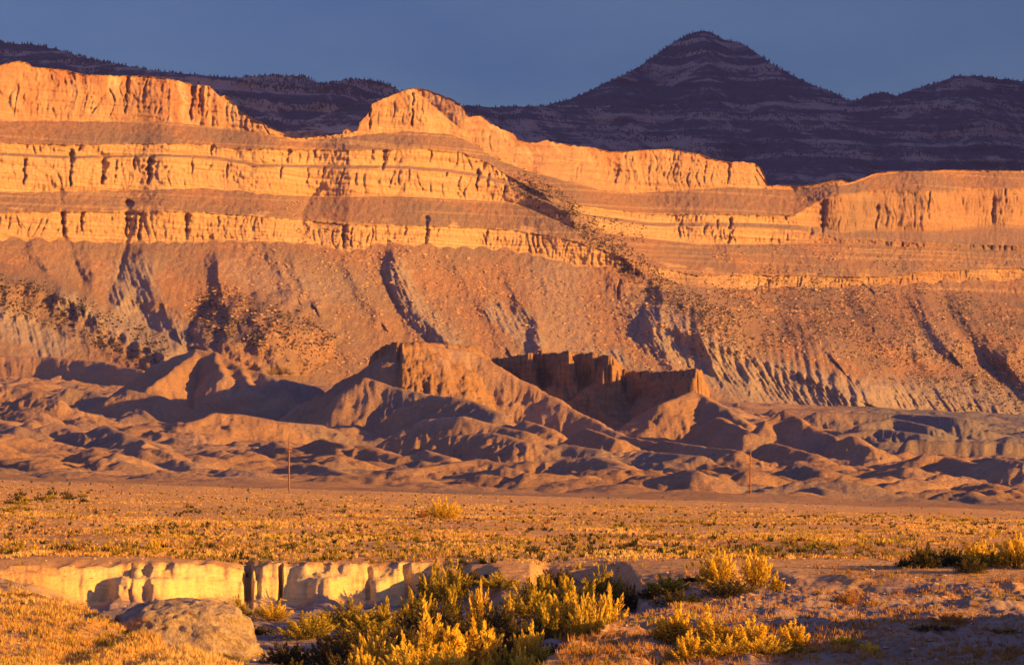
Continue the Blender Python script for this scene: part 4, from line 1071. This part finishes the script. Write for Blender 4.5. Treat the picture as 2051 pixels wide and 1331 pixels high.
# conifers covering the mountains
def conifers(name, S, n, seed, label, h0=6, h1=12, ridge=900):
    rng = np.random.RandomState(seed)
    m = np.clip(.3 + 1.1 * fbm(S.X / 260, S.Z / 22, seed, 3), .03, 1.2)
    dpy = np.abs(np.gradient(S.PY, axis=0)); dpx = np.abs(np.gradient(S.PX, axis=1))
    ok = (S.PX > -200) & (S.PX < 2250)
    p = (m * dpy * dpx * ok).ravel(); p /= p.sum()
    idx = rng.choice(len(p), n, p=p)
    top = (S.PX.shape[0] - 1) * S.PX.shape[1] + np.where(ok[-1])[0][rng.randint(0, ok[-1].sum(), ridge)]
    idx = np.concatenate([idx, top])
    P = np.stack([S.X.ravel()[idx], S.Y.ravel()[idx], S.Z.ravel()[idx]], 1); P[:, :2] += rng.uniform(-4, 4, (len(P), 2)); P[:, 2] -= 1.0
    h = rng.uniform(h0, h1, len(P)); k = 5
    ang = np.arange(k) * 2 * math.pi / k
    V = np.zeros((len(P), 2 * k + 1, 3))
    r = (h * rng.uniform(.2, .32, len(P)))[:, None]
    a = ang[None] + rng.uniform(0, 6, len(P))[:, None]
    V[:, :k, 0] = P[:, :1] + r * np.cos(a); V[:, :k, 1] = P[:, 1:2] + r * np.sin(a); V[:, :k, 2] = P[:, 2:3]
    V[:, k:2 * k, 0] = P[:, :1] + .75 * r * np.cos(a); V[:, k:2 * k, 1] = P[:, 1:2] + .75 * r * np.sin(a); V[:, k:2 * k, 2] = P[:, 2:3] + h[:, None] * .45
    V[:, 2 * k] = P + np.stack([0 * h, 0 * h, h], 1)
    T = []
    for j in range(k):
        j2 = (j + 1) % k; T += [(j, j2, k + j2), (j, k + j2, k + j), (k + j, k + j2, 2 * k)]
    T = np.array(T)
    Fc = (T[None] + (np.arange(len(P)) * (2 * k + 1))[:, None, None]).reshape(-1, 3)
    tag(obj(name, np_mesh(name, V.reshape(-1, 3), Fc, M_conifer, None, False)), label, None, None, 'stuff')
conifers('mountain_forest', S_mtn, 22000, 801, 'dark conifer forest covering the far mountains', 3.5, 7.5, 600)
conifers('hillside_forest', S_near, 1500, 803, 'dark brush covering the shaded hill in the saddle', 2, 4.5, 120)

# the crusted earth mound at lower left
def build_mound():
    import bmesh
    bm = bmesh.new(); bmesh.ops.create_icosphere(bm, subdivisions=6, radius=1.0)
    co = np.array([v.co[:] for v in bm.verts])
    r = np.linalg.norm(co[:, :2], axis=1) + 1e-9
    zz = co[:, 2]
    # flattened top, steep sides spreading at the foot
    prof = np.sign(zz) * np.abs(zz) ** .75
    rad = r ** .55 * (1.02 - .30 * prof)
    X = co[:, 0] / r * rad * 2.6; Yv = co[:, 1] / r * rad * 2.4; Z = prof * 1.5
    Z = np.where(Z > .7, .7 + (Z - .7) * .5, Z)
    Z = Z - .22 * np.clip(-X - .6, 0, 3) * (Z > 0)
    n1 = fbm(X / 1.1 + 3, Z / .8 + Yv / 1.3, 901, 5, .55); n2 = ridged(X / .55, Z / .9 + Yv, 905, 3)
    k = (1 + .12 * n1 + .03 * n2)
    X, Yv = X * k, Yv * k; Z = Z + .10 * fbm(X / .7, Yv / .7, 907, 5, .6)
    for v, a, b, c in zip(bm.verts, X, Yv, Z): v.co = (a, b, c)
    me = bpy.data.meshes.new('earth_mound'); bm.to_mesh(me); bm.free()
    me.polygons.foreach_set('use_smooth', np.ones(len(me.polygons), bool)); me.materials.append(M_clod)
    o = obj('earth_mound', me, None, ((352 - CX) / F * 101, 101, -1.2))
    tag(o, 'big rounded mound of crusted pale earth in the wash at lower left', 'earth mound')
build_mound()

# ------------------------------------------------------------------ utility poles
def tube(p0, p1, r0, r1, n=12, rings=6, wob=0.0):
    p0, p1 = np.array(p0, float), np.array(p1, float); d = p1 - p0; d = d / np.linalg.norm(d)
    u = np.cross(d, [0, 0, 1.0] if abs(d[2]) < .9 else [1.0, 0, 0]); u /= np.linalg.norm(u); v = np.cross(d, u)
    V = []; Fc = []
    for i in range(rings):
        t = i / (rings - 1); c = p0 * (1 - t) + p1 * t + u * wob * math.sin(t * 3.1); r = r0 * (1 - t) + r1 * t
        for j in range(n):
            a = j * 2 * math.pi / n; V.append(c + r * (u * math.cos(a) + v * math.sin(a)))
    for i in range(rings - 1):
        for j in range(n): Fc.append((i * n + j, i * n + (j + 1) % n, (i + 1) * n + (j + 1) % n, (i + 1) * n + j))
    b = len(V); V.append(p0); V.append(p1)
    for j in range(n):
        Fc.append((j, b, b, (j + 1) % n)); Fc.append(((rings - 1) * n + j, (rings - 1) * n + (j + 1) % n, b + 1, b + 1))
    return V, Fc

def poly_mesh(name, V, Fc, mat, smooth=False):
    me = bpy.data.meshes.new(name)
    me.from_pydata([tuple(p) for p in V], [], [tuple(dict.fromkeys(f)) for f in Fc]); me.materials.append(mat)
    me.polygons.foreach_set('use_smooth', np.full(len(me.polygons), smooth)); return me

def build_pole():
    root = bpy.data.objects.new('utility_pole', None); C.objects.link(root)
    H = 8.9
    obj('post', poly_mesh('post', *tube((0, 0, -.3), (0, 0, H), .17, .11, 12, 8, .03), M_pole, True), root)
    for z in (H - 1.55, H - 2.15):
        V = [(-1.1, -.05, -.06), (1.1, -.05, -.06), (1.1, .05, -.06), (-1.1, .05, -.06), (-1.1, -.05, .06), (1.1, -.05, .06), (1.1, .05, .06), (-1.1, .05, .06)]
        Fc = [(0, 3, 2, 1), (4, 5, 6, 7), (0, 1, 5, 4), (1, 2, 6, 5), (2, 3, 7, 6), (3, 0, 4, 7)]
        arm = obj('crossarm', poly_mesh('crossarm', V, Fc, M_pole), root, (0, -.17, z))
        for xx in (-.95, -.45, .45, .95):
            V2, F2 = tube((0, 0, 0), (0, 0, .09), .02, .02, 8, 2)
            V3, F3 = tube((0, 0, .09), (0, 0, .22), .055, .035, 8, 3)
            F3 = [tuple(i + len(V2) for i in f) for f in F3]
            obj('insulator', poly_mesh('insulator', V2 + V3, F2 + F3, M_glass), arm, (xx, 0, .06))
    Vb, Fb = tube((-.7, -.2, H - 1.6), (0, -.17, H - 2.0), .02, .02, 6, 2); Vc, Fc2 = tube((.7, -.2, H - 1.6), (0, -.17, H - 2.0), .02, .02, 6, 2)
    obj('brace', poly_mesh('brace', Vb + Vc, Fb + [tuple(i + len(Vb) for i in f) for f in Fc2], M_pole), root)
    return root

def copy_tree(o, parent=None):
    c = o.copy(); C.objects.link(c); c.parent = parent
    for ch in list(o.children): copy_tree(ch, c)
    return c
pole = build_pole()
p2 = copy_tree(pole)
for o, px, Y, zb, rz, lb in ((pole, 579, 478, None, math.radians(79), 'tall wooden utility pole left of the butte, nearer the camera side of the flat'),
                             (p2, 1503, 556, None, math.radians(72), 'shorter looking wooden utility pole right of the butte at the far edge of the flat')):
    x = (px - CX) / F * Y
    zz = gz(x, Y) if Y < 500 else float(badlands(np.array([[x]], float), np.array([[Y]], float))[0][0, 0])
    o.location = (x, Y, zz - .1); o.rotation_euler = (0, math.radians(.6), rz)
    tag(o, lb, 'utility pole', 'utility poles along the desert flat')

# ------------------------------------------------------------------ evening haze over the whole valley
def build_haze():
    x0, x1, y0, y1, z0, z1 = -2400, 2200, -80, 9800, -40, 1420
    V = [(x, y, z) for z in (z0, z1) for y in (y0, y1) for x in (x0, x1)]
    Fc = [(0, 2, 3, 1), (4, 5, 7, 6), (0, 1, 5, 4), (1, 3, 7, 5), (3, 2, 6, 7), (2, 0, 4, 6)]
    m = bpy.data.materials.new('haze_air'); m.use_nodes = True; m.node_tree.nodes.clear()
    o = m.node_tree.nodes.new('ShaderNodeOutputMaterial'); v = m.node_tree.nodes.new('ShaderNodeVolumePrincipled')
    v.inputs['Density'].default_value = HAZE; v.inputs['Color'].default_value = (.22, .30, 1.0, 1); v.inputs['Anisotropy'].default_value = 0.0
    m.node_tree.links.new(v.outputs[0], o.inputs['Volume'])
    tag(obj('haze', poly_mesh('haze', V, Fc, m)), 'thin bluish evening haze filling the valley', None, None, 'stuff')
HAZE = 2.9e-5
build_haze()
